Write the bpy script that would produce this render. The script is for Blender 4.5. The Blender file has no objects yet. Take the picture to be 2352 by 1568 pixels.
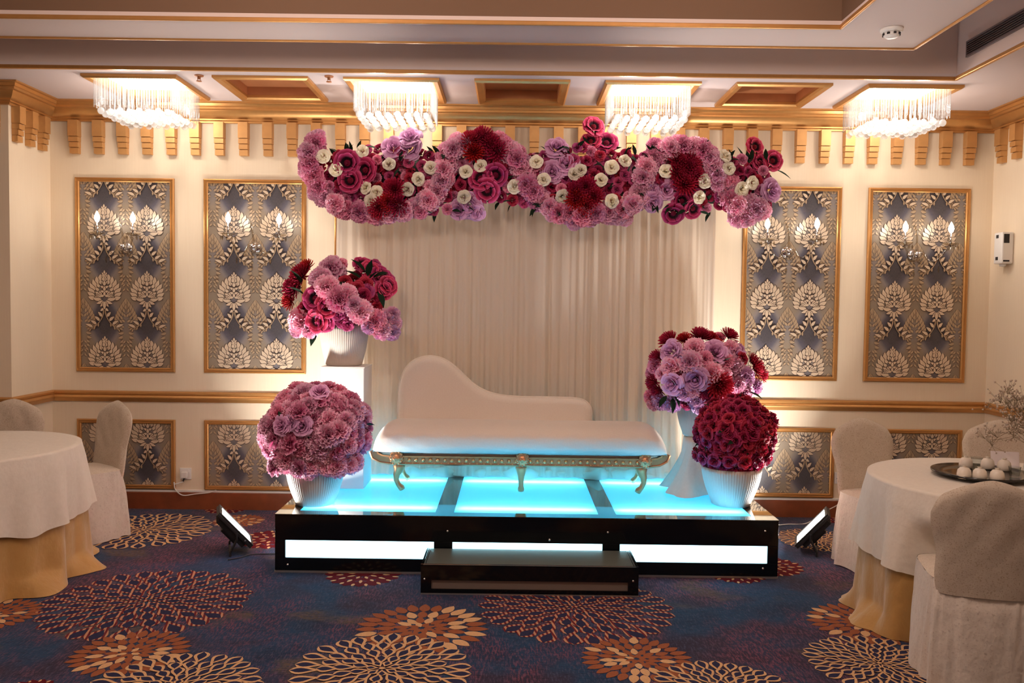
import bpy, math, random
import numpy as np
from mathutils import Vector, Matrix, Euler, Quaternion
PI = math.pi
sin, cos, rad = math.sin, math.cos, math.radians
random.seed(7)
SC = bpy.context.scene
COL = SC.collection

# ------------------------------------------------------------------ camera, world, exposure, fill lights
FPX, PITCH, ROLL, EYE = 1950.0, rad(2.46), rad(0.75), 1.6
cam_d = bpy.data.cameras.new('camera')
cam_d.sensor_width = 36.0
cam_d.lens = FPX * 36.0 / 2352.0
cam_d.clip_start = 0.05
cam_d.clip_end = 60
cam = bpy.data.objects.new('camera', cam_d)
COL.objects.link(cam)
CM = Matrix.Rotation(PI / 2 - PITCH, 3, 'X') @ Matrix.Rotation(ROLL, 3, 'Z')
cam.matrix_world = Matrix.Translation((0, 0, EYE)) @ CM.to_4x4()
SC.camera = cam

SC.view_settings.view_transform = 'Standard'
SC.view_settings.look = 'None'
SC.view_settings.gamma = 1.0
SC.view_settings.use_curve_mapping = False
SC.view_settings.exposure = 0.0
SC.cycles.use_denoising = True
SC.cycles.max_bounces = 7
SC.cycles.diffuse_bounces = 4
SC.cycles.glossy_bounces = 3
SC.cycles.transmission_bounces = 4
SC.cycles.transparent_max_bounces = 16
SC.cycles.caustics_reflective = False
SC.cycles.caustics_refractive = False
SC.cycles.sample_clamp_indirect = 6.0

world = bpy.data.worlds.new('world')
SC.world = world
world.use_nodes = True
world.node_tree.nodes['Background'].inputs[0].default_value = (0.02, 0.016, 0.013, 1)
world.node_tree.nodes['Background'].inputs[1].default_value = 1.0

CHANDELIER_W = 15.0      # bulb cluster inside each crystal chandelier
PLATE_EMIT = 4.5         # lit plate above the crystals
SCONCE_W = 1.1           # each candle bulb
FLOOD_W = 44.0           # each LED floodlight on the floor
FILL_W = 40.0            # added fill lamps, unseen, above and ahead of the camera
LED_TUBE = 46.0
LED_PANEL = 1.0

def lamp(name, kind, loc, watts, color, size=0.1, size_y=None, aim=None, spread=None):
    d = bpy.data.lights.new(name, kind)
    d.energy = watts
    d.color = color
    if kind == 'AREA':
        d.shape = 'RECTANGLE'
        d.size = size
        d.size_y = size_y or size
        if spread: d.spread = spread
    else:
        d.shadow_soft_size = size
    o = bpy.data.objects.new(name, d)
    COL.objects.link(o)
    o.location = loc
    if aim is not None:
        o.rotation_euler = Vector(aim).to_track_quat('-Z', 'Y').to_euler()
    return o

WARM = (1.0, 0.84, 0.72)
FILL_COL = (1.0, 0.80, 0.68)
for hx, hy, hz, hw, hr in ((-1.9, .8, 2.2, .60, .28), (-1.2, 2.9, 2.9, 1.45, .15), (1.0, 2.9, 2.9, 1.3, .15)):
    lamp('fill_light', 'POINT', (hx, hy, hz), FILL_W * hw, FILL_COL, hr)

# ------------------------------------------------------------------ helpers
def at(px, py, X=None, Y=None, Z=None):
    """world point where the line of sight through a photograph pixel meets a world plane"""
    d = CM @ Vector(((px - 1176) / FPX, -(py - 784) / FPX, -1.0))
    if X is not None: t = X / d.x
    elif Y is not None: t = Y / d.y
    else: t = (Z - EYE) / d.z
    return Vector((0, 0, EYE)) + d * t

class MB:
    def __init__(s): s.v = []; s.f = []; s.m = []; s.t = []
    def add(s, vs, fs, mi=0, tint=None):
        n = len(s.v)
        s.v.extend([tuple(p) for p in vs])
        s.t.extend(tint if tint is not None else [0.5] * len(vs))
        s.f.extend([tuple(i + n for i in f) for f in fs]); s.m.extend([mi] * len(fs))
        return s
    def box(s, x0, x1, y0, y1, z0, z1, mi=0):
        return s.add([(x0, y0, z0), (x1, y0, z0), (x1, y1, z0), (x0, y1, z0), (x0, y0, z1), (x1, y0, z1), (x1, y1, z1), (x0, y1, z1)],
              [(0, 3, 2, 1), (4, 5, 6, 7), (0, 1, 5, 4), (1, 2, 6, 5), (2, 3, 7, 6), (3, 0, 4, 7)], mi)
    def lathe(s, prof, n=24, c=(0, 0, 0), mi=0, rfun=None, caps=True):
        vs = []
        for (r, z) in prof:
            for k in range(n):
                a = 2 * PI * k / n
                q = r * (rfun(a, z) if rfun else 1.0)
                vs.append((c[0] + q * cos(a), c[1] + q * sin(a), c[2] + z))
        fs = []
        for i in range(len(prof) - 1):
            for k in range(n):
                k2 = (k + 1) % n
                fs.append((i * n + k, i * n + k2, (i + 1) * n + k2, (i + 1) * n + k))
        if caps:
            if prof[0][0] > 1e-4: fs.append(tuple(range(n - 1, -1, -1)))
            if prof[-1][0] > 1e-4: fs.append(tuple((len(prof) - 1) * n + k for k in range(n)))
        return s.add(vs, fs, mi)
    def tube(s, path, r, n=8, mi=0, caps=True):
        P = [Vector(p) for p in path]
        R = r if isinstance(r, (list, tuple)) else [r] * len(P)
        vs = []; u = None
        for i, p in enumerate(P):
            d = (P[min(i + 1, len(P) - 1)] - P[max(i - 1, 0)]).normalized()
            if u is None:
                u = d.orthogonal().normalized()
            else:
                u = (u - d * u.dot(d)); u = u.normalized() if u.length > 1e-6 else d.orthogonal().normalized()
            w = d.cross(u)
            for k in range(n):
                a = 2 * PI * k / n
                vs.append(p + (u * cos(a) + w * sin(a)) * R[i])
        fs = []
        for i in range(len(P) - 1):
            for k in range(n):
                k2 = (k + 1) % n
                fs.append((i * n + k, i * n + k2, (i + 1) * n + k2, (i + 1) * n + k))
        if caps:
            fs.append(tuple(range(n - 1, -1, -1))); fs.append(tuple((len(P) - 1) * n + k for k in range(n)))
        return s.add(vs, fs, mi)
    def sweep(s, prof, path, mi=0, close=False):
        """a profile of (out, up) points swept along a horizontal polyline of (x, y, outward normal) with mitred corners"""
        vs = []; n = len(prof)
        for (x, y, z, nx, ny) in path:
            for (a, b) in prof: vs.append((x + nx * a, y + ny * a, z + b))
        fs = []
        for i in range(len(path) - 1):
            for k in range(n if close else n - 1):
                k2 = (k + 1) % n
                fs.append((i * n + k, i * n + k2, (i + 1) * n + k2, (i + 1) * n + k))
        if close:
            fs.append(tuple(range(n))); fs.append(tuple((len(path) - 1) * n + k for k in range(n - 1, -1, -1)))
        return s.add(vs, fs, mi)
    def grid(s, fn, nu, nv, mi=0, wrap=False, tint=None):
        vs = []; ts = []
        for j in range(nv + 1):
            for i in range(nu if wrap else nu + 1):
                vs.append(fn(i / nu, j / nv)); ts.append(tint(i / nu, j / nv) if tint else 0.5)
        w = nu if wrap else nu + 1
        fs = []
        for j in range(nv):
            for i in range(nu):
                i2 = (i + 1) % w
                fs.append((j * w + i, j * w + i2, (j + 1) * w + i2, (j + 1) * w + i))
        return s.add(vs, fs, mi, ts)
    def ball(s, c, r, n=8, m=6, mi=0, sz=1.0):
        prof = [(r * sin(PI * i / m), -r * sz * cos(PI * i / m)) for i in range(m + 1)]
        prof[0] = (1e-5, prof[0][1]); prof[-1] = (1e-5, prof[-1][1])
        return s.lathe(prof, n, c, mi, caps=False)
    def mesh(s, name, mats, smooth=False):
        me = bpy.data.meshes.new(name)
        me.from_pydata(s.v, [], s.f)
        for m in mats: me.materials.append(m)
        me.polygons.foreach_set('material_index', s.m)
        if smooth: me.polygons.foreach_set('use_smooth', [True] * len(s.f))
        a = me.attributes.new('tint', 'FLOAT', 'POINT')
        a.data.foreach_set('value', s.t)
        me.update()
        return me
    def build(s, name, mats, parent=None, smooth=False, local=False, bevel=0.0, angle=None):
        if not isinstance(mats, (list, tuple)): mats = [mats]
        o = bpy.data.objects.new(name, s.mesh(name, mats, smooth))
        COL.objects.link(o)
        if parent is not None: adopt(o, parent, local)
        if bevel:
            b = o.modifiers.new('bevel', 'BEVEL'); b.width = bevel; b.segments = 2; b.limit_method = 'ANGLE'; b.angle_limit = rad(40)
        if angle:
            o.data.polygons.foreach_set('use_smooth', [True] * len(s.f))
            o.data.set_sharp_from_angle(angle=rad(angle))
        return o

def world_of(o):
    m = o.matrix_parent_inverse @ o.matrix_basis
    return (world_of(o.parent) @ m) if o.parent else o.matrix_basis.copy()

def adopt(o, parent, local=False):
    o.parent = parent
    if not local: o.matrix_parent_inverse = world_of(parent).inverted()

def tag(o, label=None, cat=None, group=None, kind=None):
    if label: o['label'] = label
    if cat: o['category'] = cat
    if group: o['group'] = group
    if kind: o['kind'] = kind
    return o

def thing(name, label, cat, loc=(0, 0, 0), rz=0.0, group=None):
    o = bpy.data.objects.new(name, None)
    o.empty_display_size = 0.1
    COL.objects.link(o)
    o.location = loc; o.rotation_euler = (0, 0, rz)
    return tag(o, label, cat, group)

def inst(me, name, parent, loc, quat=None, scale=1.0):
    o = bpy.data.objects.new(name, me)
    COL.objects.link(o)
    o.parent = parent
    o.location = loc
    o.rotation_mode = 'QUATERNION'
    if quat is not None: o.rotation_quaternion = quat
    o.scale = (scale,) * 3 if not isinstance(scale, (tuple, list)) else scale
    return o

def copy_tree(o, parent=None):
    c = o.copy(); COL.objects.link(c)
    if parent: c.parent = parent
    for ch in list(o.children): copy_tree(ch, c)
    return c

# ------------------------------------------------------------------ materials
def srgb(r, g, b):
    f = lambda c: (c / 255) / 12.92 if c / 255 <= 0.04045 else ((c / 255 + 0.055) / 1.055) ** 2.4
    return (f(r), f(g), f(b), 1.0)

class NT:
    def __init__(s, name):
        s.mat = bpy.data.materials.new(name); s.mat.use_nodes = True
        s.t = s.mat.node_tree; s.n = s.t.nodes; s.bsdf = s.n['Principled BSDF']; s.out = s.n['Material Output']
    def new(s, typ, **kw):
        n = s.n.new(typ)
        for k, v in kw.items():
            if hasattr(n, k): setattr(n, k, v)
        return n
    def link(s, a, b): s.t.links.new(a, b)
    def coord(s, scale=(1, 1, 1), src='Object', rot=(0, 0, 0)):
        tc = s.new('ShaderNodeTexCoord'); mp = s.new('ShaderNodeMapping')
        mp.inputs['Scale'].default_value = scale; mp.inputs['Rotation'].default_value = rot
        s.link(tc.outputs[src], mp.inputs[0]); return mp.outputs[0]
    def noise(s, vec, scale=5, detail=3, rough=0.5):
        n = s.new('ShaderNodeTexNoise'); n.inputs['Scale'].default_value = scale; n.inputs['Detail'].default_value = detail
        n.inputs['Roughness'].default_value = rough
        if vec is not None: s.link(vec, n.inputs['Vector'])
        return n.outputs['Fac']
    def ramp(s, fac, stops):
        r = s.new('ShaderNodeValToRGB'); e = r.color_ramp.elements
        while len(e) < len(stops): e.new(0.5)
        for i, (p, c) in enumerate(stops): e[i].position = p; e[i].color = c
        s.link(fac, r.inputs[0]); return r.outputs[0]
    def mix(s, fac, a, b, typ='MIX'):
        m = s.new('ShaderNodeMix'); m.data_type = 'RGBA'; m.blend_type = typ
        for sock, v in ((m.inputs[0], fac), (m.inputs[6], a), (m.inputs[7], b)):
            if hasattr(v, 'is_linked') or hasattr(v, 'links'): s.link(v, sock)
            else: sock.default_value = v
        return m.outputs[2]
    def math(s, op, a, b=None, c=None):
        m = s.new('ShaderNodeMath'); m.operation = op
        for i, v in enumerate((a, b, c)):
            if v is None: continue
            if hasattr(v, 'links'): s.link(v, m.inputs[i])
            else: m.inputs[i].default_value = v
        return m.outputs[0]
    def bump(s, h, strength=0.2, dist=0.01):
        b = s.new('ShaderNodeBump'); b.inputs['Strength'].default_value = strength; b.inputs['Distance'].default_value = dist
        s.link(h, b.inputs['Height']); s.link(b.outputs[0], s.bsdf.inputs['Normal'])
    def set(s, **kw):
        names = {'color': 'Base Color', 'rough': 'Roughness', 'metal': 'Metallic', 'spec': 'Specular IOR Level', 'coat': 'Coat Weight', 'sheen': 'Sheen Weight', 'trans': 'Transmission Weight', 'ior': 'IOR', 'alpha': 'Alpha'}
        for k, v in kw.items():
            sock = s.bsdf.inputs[names[k]]
            if hasattr(v, 'links'): s.link(v, sock)
            else: sock.default_value = v
        return s

def plain(name, color, rough=0.5, metal=0.0, spec=0.5, bump=None, var=0.0, coat=0.0):
    t = NT(name); t.set(rough=rough, metal=metal, spec=spec, coat=coat)
    if var or bump:
        v = t.coord()
        nz = t.noise(v, bump[0] if bump else 8, 4)
        if var:
            dark = tuple(c * (1 - var) for c in color[:3]) + (1,)
            lite = tuple(min(1, c * (1 + var * 0.6)) for c in color[:3]) + (1,)
            t.set(color=t.ramp(nz, [(0.3, dark), (0.7, lite)]))
        else: t.set(color=color)
        if bump: t.bump(nz, bump[1], bump[2])
    else: t.set(color=color)
    return t.mat

def emitter(name, color, strength):
    t = NT(name); t.n.remove(t.bsdf)
    e = t.new('ShaderNodeEmission'); e.inputs[0].default_value = color; e.inputs[1].default_value = strength
    t.link(e.outputs[0], t.out.inputs[0]); return t.mat

def wallpaper_plain():
    t = NT('cream_wallpaper'); v = t.coord((1, 1, 1))
    a = t.noise(t.coord((60, 60, 1.5)), 3, 3); b = t.noise(t.coord((4, 4, 4)), 60, 2)
    c = t.mix(t.math('MULTIPLY', a, 0.6), srgb(239, 222, 197), srgb(227, 206, 178))
    t.set(color=c, rough=0.7, spec=0.3); t.bump(t.math('ADD', a, b), 0.08, 0.003); return t.mat

def gold(name, c=(190, 140, 84), rough=0.36, metal=0.6):
    t = NT(name); n1 = t.noise(t.coord((2, 2, 2)), 12, 4)
    a = srgb(*c); b = srgb(*[min(255, int(x * 1.1)) for x in c])
    t.set(color=t.mix(n1, a, b), metal=metal, rough=rough); t.bump(t.noise(t.coord((40, 40, 40)), 6, 2), 0.04, 0.002); return t.mat

def cloth(name, c1, c2, scale=30, bump=0.25, rough=0.85, sheen=0.2, pattern=None, translucent=0.0):
    t = NT(name)
    f = t.noise(t.coord((1, 1, 1)), scale, 5, 0.6)
    col = t.mix(f, c1, c2)
    if pattern:
        p = t.ramp(t.noise(t.coord((1, 1, 1)), pattern[0], 2, 0.5), [(pattern[1], (0, 0, 0, 1)), (pattern[1] + 0.06, (1, 1, 1, 1))])
        col = t.mix(p, col, pattern[2])
    t.set(color=col, rough=rough, spec=0.25, sheen=sheen)
    w = t.noise(t.coord((1, 1, 0.6)), 7, 4, 0.55)
    t.bump(t.math('ADD', t.math('MULTIPLY', w, 3.0), t.math('MULTIPLY', f, 0.5)), bump, 0.012)
    if translucent:
        tr = t.new('ShaderNodeBsdfTranslucent'); t.link(col, tr.inputs[0]) if hasattr(col, 'links') else None
        mx = t.new('ShaderNodeMixShader'); mx.inputs[0].default_value = translucent
        t.link(t.bsdf.outputs[0], mx.inputs[1]); t.link(tr.outputs[0], mx.inputs[2]); t.link(mx.outputs[0], t.out.inputs[0])
    return t.mat

def petal(name, base, tip, rough=0.65, edge=None, heart=0.0):
    """petal colour runs from the heart of the flower (tint 0) to the rim (tint 1); each flower differs a little"""
    t = NT(name)
    a = t.new('ShaderNodeAttribute'); a.attribute_name = 'tint'
    stops = [(heart, base), (0.85, tip)] + ([(1.0, edge)] if edge else [])
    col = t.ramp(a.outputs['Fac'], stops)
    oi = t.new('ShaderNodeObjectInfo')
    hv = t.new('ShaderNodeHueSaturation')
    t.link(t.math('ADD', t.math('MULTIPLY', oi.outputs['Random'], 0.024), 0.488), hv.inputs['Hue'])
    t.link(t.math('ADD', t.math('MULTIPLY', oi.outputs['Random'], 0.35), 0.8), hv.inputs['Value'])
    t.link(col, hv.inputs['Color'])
    tr = t.new('ShaderNodeBsdfTranslucent'); t.link(hv.outputs[0], tr.inputs[0])
    t.set(color=hv.outputs[0], rough=rough, spec=0.25)
    mx = t.new('ShaderNodeMixShader'); mx.inputs[0].default_value = 0.10
    t.link(t.bsdf.outputs[0], mx.inputs[1]); t.link(tr.outputs[0], mx.inputs[2]); t.link(mx.outputs[0], t.out.inputs[0])
    return t.mat

def crystal_mat(name, clear=0.45, col=(0.95, 0.97, 1, 1)):
    t = NT(name)
    tr = t.new('ShaderNodeBsdfTransparent'); tr.inputs[0].default_value = (0.97, 0.97, 0.97, 1)
    tl = t.new('ShaderNodeBsdfTranslucent'); tl.inputs[0].default_value = col
    gl = t.new('ShaderNodeBsdfGlossy'); gl.inputs['Roughness'].default_value = 0.08
    fr = t.new('ShaderNodeLayerWeight'); fr.inputs[0].default_value = 0.25
    m1 = t.new('ShaderNodeMixShader'); m1.inputs[0].default_value = 1 - clear
    t.link(tr.outputs[0], m1.inputs[1]); t.link(tl.outputs[0], m1.inputs[2])
    ge = t.new('ShaderNodeNewGeometry')
    m2 = t.new('ShaderNodeMixShader'); t.link(t.math('MULTIPLY', fr.outputs['Fresnel'], t.math('SUBTRACT', 1.0, ge.outputs['Backfacing'])), m2.inputs[0])
    t.link(m1.outputs[0], m2.inputs[1]); t.link(gl.outputs[0], m2.inputs[2]); t.link(m2.outputs[0], t.out.inputs[0])
    t.n.remove(t.bsdf); return t.mat

def clear_glass(name, tint=(0.9, 0.92, 0.92, 1), rough=0.03, blend=0.2):
    t = NT(name)
    tr = t.new('ShaderNodeBsdfTransparent'); tr.inputs[0].default_value = tint
    gl = t.new('ShaderNodeBsdfGlossy'); gl.inputs['Roughness'].default_value = rough
    fr = t.new('ShaderNodeLayerWeight'); fr.inputs[0].default_value = blend
    ge = t.new('ShaderNodeNewGeometry')
    m = t.new('ShaderNodeMixShader'); t.link(t.math('MULTIPLY', fr.outputs['Fresnel'], t.math('SUBTRACT', 1.0, ge.outputs['Backfacing'])), m.inputs[0])
    t.link(tr.outputs[0], m.inputs[1]); t.link(gl.outputs[0], m.inputs[2]); t.link(m.outputs[0], t.out.inputs[0])
    t.n.remove(t.bsdf); return t.mat

def lit_acrylic(name, col, emit, glow, through=0.6):
    """milky acrylic: LED tubes underneath shine through it, and an even added emission stands in for their scattered light"""
    t = NT(name)
    tl = t.new('ShaderNodeBsdfTranslucent'); tl.inputs[0].default_value = col
    em = t.new('ShaderNodeEmission'); em.inputs[0].default_value = emit; em.inputs[1].default_value = glow
    ad = t.new('ShaderNodeAddShader'); t.link(tl.outputs[0], ad.inputs[0]); t.link(em.outputs[0], ad.inputs[1])
    gl = t.new('ShaderNodeBsdfGlossy'); gl.inputs['Roughness'].default_value = 0.05
    fr = t.new('ShaderNodeFresnel'); fr.inputs[0].default_value = 1.4
    m = t.new('ShaderNodeMixShader'); t.link(fr.outputs[0], m.inputs[0])
    t.link(ad.outputs[0], m.inputs[1]); t.link(gl.outputs[0], m.inputs[2]); t.link(m.outputs[0], t.out.inputs[0])
    t.n.remove(t.bsdf); return t.mat

def carpet_mat():
    t = NT('woven_carpet')
    v = t.coord((1, 1, 1))
    weave = t.noise(t.coord((26, 5, 1), rot=(0, 0, rad(28))), 4, 4, 0.75)
    weave2 = t.noise(t.coord((5, 26, 1), rot=(0, 0, rad(-15))), 4, 4, 0.75)
    patch = t.noise(t.coord((1, 1, 1)), 1.1, 3, 0.6)
    c = t.ramp(patch, [(0.30, srgb(30, 40, 66)), (0.46, srgb(28, 66, 100)), (0.56, srgb(56, 48, 70)), (0.66, srgb(44, 42, 66))])
    red = t.noise(t.coord((1.5, 1, 1), rot=(0, 0, 0.5)), 1.6, 3, 0.6)
    c = t.mix(t.math('MULTIPLY', t.ramp(red, [(0.44, (0, 0, 0, 1)), (0.60, (1, 1, 1, 1))]), t.ramp(weave, [(0.48, (0, 0, 0, 1)), (0.60, (1, 1, 1, 1))])), c, srgb(158, 66, 76))
    ol = t.noise(t.coord((1, 1.6, 1), rot=(0, 0, 1.1)), 1.9, 2, 0.5)
    c = t.mix(t.math('MULTIPLY', t.ramp(ol, [(0.60, (0, 0, 0, 1)), (0.68, (0.8, 0.8, 0.8, 1))]), t.ramp(weave2, [(0.4, (0, 0, 0, 1)), (0.55, (1, 1, 1, 1))])), c, srgb(112, 90, 60))
    c = t.mix(t.ramp(weave, [(0.50, (0, 0, 0, 1)), (0.66, (0.75, 0.75, 0.75, 1))]), c, srgb(90, 90, 118))
    c = t.mix(t.ramp(weave2, [(0.34, (0.8, 0.8, 0.8, 1)), (0.48, (0, 0, 0, 1))]), c, srgb(18, 22, 40))
    c = t.mix(1.0, c, (.74, .74, .76, 1), 'MULTIPLY')
    t.set(color=c, rough=0.95, spec=0.1, sheen=0.08)
    t.bump(t.noise(t.coord((1, 1, 1)), 300, 2), 0.4, 0.004); return t.mat

def yarn(name, c, stripes=None):
    t = NT(name)
    n1 = t.noise(t.coord((1, 1, 1)), 140, 3, 0.7)
    col = t.mix(n1, tuple(x * 0.72 for x in c[:3]) + (1,), tuple(min(1, x * 1.22) for x in c[:3]) + (1,))
    if stripes:
        w = t.new('ShaderNodeTexWave'); w.wave_type = 'BANDS'; w.bands_direction = 'X'
        w.inputs['Scale'].default_value = 13; w.inputs['Distortion'].default_value = .6
        t.link(t.coord((1, 1, 1), rot=(0, 0, rad(-14))), w.inputs['Vector'])
        col = t.mix(t.ramp(w.outputs['Fac'], [(0.42, (0, 0, 0, 1)), (0.58, (1, 1, 1, 1))]), col, stripes)
    t.set(color=col, rough=0.95, spec=0.1); t.bump(n1, 0.4, 0.003); return t.mat

def damask_ground():
    """shot-silk ground of the wallpaper: navy between the motifs, silver grey beside them"""
    t = NT('damask_ground')
    tc = t.new('ShaderNodeTexCoord'); sp = t.new('ShaderNodeSeparateXYZ'); t.link(tc.outputs['Object'], sp.inputs[0])
    cx = t.math('COSINE', t.math('MULTIPLY', sp.outputs['X'], 2 * PI / 0.324))
    cz = t.math('COSINE', t.math('MULTIPLY', t.math('ADD', sp.outputs['Z'], -0.235), 2 * PI / 0.494))
    f = t.math('ADD', t.math('MULTIPLY', cx, 0.55), t.math('MULTIPLY', cz, 0.55))
    col = t.ramp(t.math('ADD', t.math('MULTIPLY', f, 0.5), 0.5), [(0.30, srgb(146, 130, 112)), (0.52, srgb(132, 124, 124)), (0.70, srgb(68, 70, 94)), (0.90, srgb(30, 36, 60))])
    n = t.noise(t.coord((160, 160, 20)), 3, 3)
    t.set(color=t.mix(t.math('MULTIPLY', n, 0.45), col, srgb(150, 136, 120)), rough=0.42, spec=0.45, metal=0.15)
    t.bump(n, 0.1, 0.002); return t.mat

M = {}
M['wall'] = wallpaper_plain()
M['ceil'] = plain('ceiling_paint', srgb(226, 210, 208), 0.75, spec=0.2, bump=(60, 0.05, 0.002))
M['ceil2'] = plain('ceiling_paint_warm', srgb(228, 208, 200), 0.75, spec=0.2, bump=(60, 0.05, 0.002))  # slightly warmer paint than the soffit, for fascia and inner frame
M['gold'] = gold('gold_paint')
M['gold_pale'] = gold('gold_paint_pale', (200, 150, 94), 0.45, 0.4)
M['recess'] = plain('recess_brown', srgb(186, 120, 76), 0.6, var=0.1)
M['wood'] = plain('skirting_wood', srgb(128, 64, 34), 0.45, var=0.2, bump=(10, 0.05, 0.002))
M['white'] = plain('white_plastic', srgb(232, 228, 224), 0.35)
M['black'] = plain('black_plastic', (0.012, 0.012, 0.013, 1), 0.4)
M['blackgloss'] = plain('black_acrylic', (0.004, 0.0045, 0.006, 1), 0.10, spec=0.3)
M['mirrorblack'] = plain('polished_black_top', (0.008, 0.009, 0.010, 1), 0.03, coat=1.0)
M['chrome'] = plain('chrome', (0.75, 0.75, 0.76, 1), 0.12, 1.0)
M['steel'] = plain('brushed_strip', (0.55, 0.52, 0.48, 1), 0.35, 0.9)
M['greyacr'] = plain('unlit_acrylic', srgb(118, 104, 96), 0.25, var=0.04)
M['plate_lit'] = emitter('lit_plate', (1.0, 0.90, 0.76, 1), PLATE_EMIT)
M['bulb'] = emitter('candle_bulb', (1.0, 0.95, 0.9, 1), 28.0)
M['floodface'] = emitter('led_face', (1.0, 0.97, 0.92, 1), 40.0)
M['tube'] = emitter('led_tube', (0.55, 0.90, 1.0, 1), LED_TUBE)
M['acr_top'] = lit_acrylic('lit_acrylic_top', (0.20, 0.68, 1.0, 1), (0.0, 0.33, 0.66, 1), LED_PANEL)
M['acr_front'] = lit_acrylic('lit_acrylic_front', (0.70, 0.94, 1.0, 1), (0.66, 0.90, 1.0, 1), 1.5)
M['crystal'] = crystal_mat('crystal', 0.70, (.5, .52, .54, 1))
M['crystal_ball'] = crystal_mat('crystal_ball', 0.55, (.6, .62, .64, 1))
M['glass'] = clear_glass('clear_glass')
M['sconceglass'] = clear_glass('sconce_glass', (0.80, 0.76, 0.70, 1), 0.05, 0.55)
M['cover'] = cloth('chair_cover_cloth', srgb(214, 200, 182), srgb(190, 172, 152), 40, 0.18, pattern=(170, 0.57, srgb(182, 162, 140)))
M['coverskirt'] = cloth('chair_skirt_cloth', srgb(224, 212, 200), srgb(204, 190, 176), 30, 0.5, pattern=(120, 0.62, srgb(196, 180, 168)))
M['whitecloth'] = cloth('white_tablecloth', srgb(232, 222, 208), srgb(216, 204, 188), 40, 0.25)
M['goldcloth'] = cloth('gold_tablecloth', srgb(196, 152, 88), srgb(172, 128, 68), 12, 0.4, rough=0.55, sheen=0.5)
M['sofa'] = cloth('cream_velvet', srgb(236, 222, 208), srgb(222, 206, 190), 120, 0.12, rough=0.6, sheen=0.4)
M['sofagold'] = gold('antique_gold', (196, 134, 92), 0.34, 0.8)
M['sofabead'] = gold('bead_gold', (214, 164, 112), 0.3, 0.85)
M['pot'] = plain('white_ceramic', srgb(206, 196, 184), 0.5, spec=0.4)
M['plinth'] = plain('white_plinth', srgb(240, 234, 226), 0.55)
M['foam'] = plain('dark_foam', (0.012, 0.016, 0.010, 1), 0.9)  # near-black so the gaps between the blooms look shaded
M['leaf'] = plain('leaf_green', (0.012, 0.028, 0.014, 1), 0.8, spec=0.15, var=0.3)
M['tray'] = plain('dark_tray', (0.05, 0.047, 0.045, 1), 0.12, 0.85)
M['cup'] = plain('cream_china', srgb(226, 214, 198), 0.25)
M['card'] = plain('white_card', srgb(238, 228, 230), 0.6)
M['grille'] = plain('grille_grey', srgb(120, 104, 104), 0.5)
M['dark'] = plain('dark_gap', (0.02, 0.015, 0.015, 1), 0.8)

P_PINK = petal('pink_petal', srgb(176, 62, 112), srgb(246, 158, 196), edge=srgb(255, 206, 226))  # carnation bases deepened to paint shade into the ruffles
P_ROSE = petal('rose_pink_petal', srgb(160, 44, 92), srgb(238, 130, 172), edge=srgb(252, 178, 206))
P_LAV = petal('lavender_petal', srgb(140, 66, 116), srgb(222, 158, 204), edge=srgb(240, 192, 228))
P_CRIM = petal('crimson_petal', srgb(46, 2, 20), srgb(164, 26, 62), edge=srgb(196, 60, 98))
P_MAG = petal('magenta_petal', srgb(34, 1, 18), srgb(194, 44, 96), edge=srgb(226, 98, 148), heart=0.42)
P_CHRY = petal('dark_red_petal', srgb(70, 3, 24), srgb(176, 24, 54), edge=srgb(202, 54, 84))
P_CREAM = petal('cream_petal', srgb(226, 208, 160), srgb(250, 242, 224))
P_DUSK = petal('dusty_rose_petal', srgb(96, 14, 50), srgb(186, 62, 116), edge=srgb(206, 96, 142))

# ------------------------------------------------------------------ the room
YW, XL, XR, YP = 6.48, -3.515, 3.63, 5.95      # back wall, left return, right wall, front face of the left pier
ZC = 3.08                                      # ceiling over the stage
YF, XF = 5.52, 2.83                            # edge of the tray
def struct(o): return tag(o, kind='structure')

# ---- carpet: woven ground with tufted chrysanthemum medallions
def leaf_strip(bx, by, ang, L, W, bend=0.0, n=6, blunt=0.8):
    pts = []; x, y = bx, by
    for i in range(n + 1):
        t = i / n; a = ang + bend * t
        w = W * 0.5 * max(0.0, sin(PI * min(1, t ** blunt))) ** 0.75
        pts.append((x - sin(a) * w, y + cos(a) * w, x + sin(a) * w, y - cos(a) * w, x, y))
        x += cos(a) * L / n; y += sin(a) * L / n
    return pts

def put_leaf(mb, pts, to3, mi):
    vs = []
    for p in pts: vs += [to3(p[0], p[1]), to3(p[2], p[3])]
    mb.add(vs, [(2 * i, 2 * i + 1, 2 * i + 3, 2 * i + 2) for i in range(len(pts) - 1)], mi)

def put_loop(mb, pts, th, to3, mi):
    vs = []; fs = []
    for p in pts:
        w = math.hypot(p[0] - p[4], p[1] - p[5]); k = max(0.0, (w - th) / w) if w > 1e-6 else 0
        vs += [to3(p[0], p[1]), to3(p[4] + (p[0] - p[4]) * k, p[5] + (p[1] - p[5]) * k),
               to3(p[4] + (p[2] - p[4]) * k, p[5] + (p[3] - p[5]) * k), to3(p[2], p[3])]
    for i in range(len(pts) - 1):
        a, b = 4 * i, 4 * i + 4
        fs += [(a, a + 1, b + 1, b), (a + 2, a + 3, b + 3, b + 2)]
    mb.add(vs, fs, mi)

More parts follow.
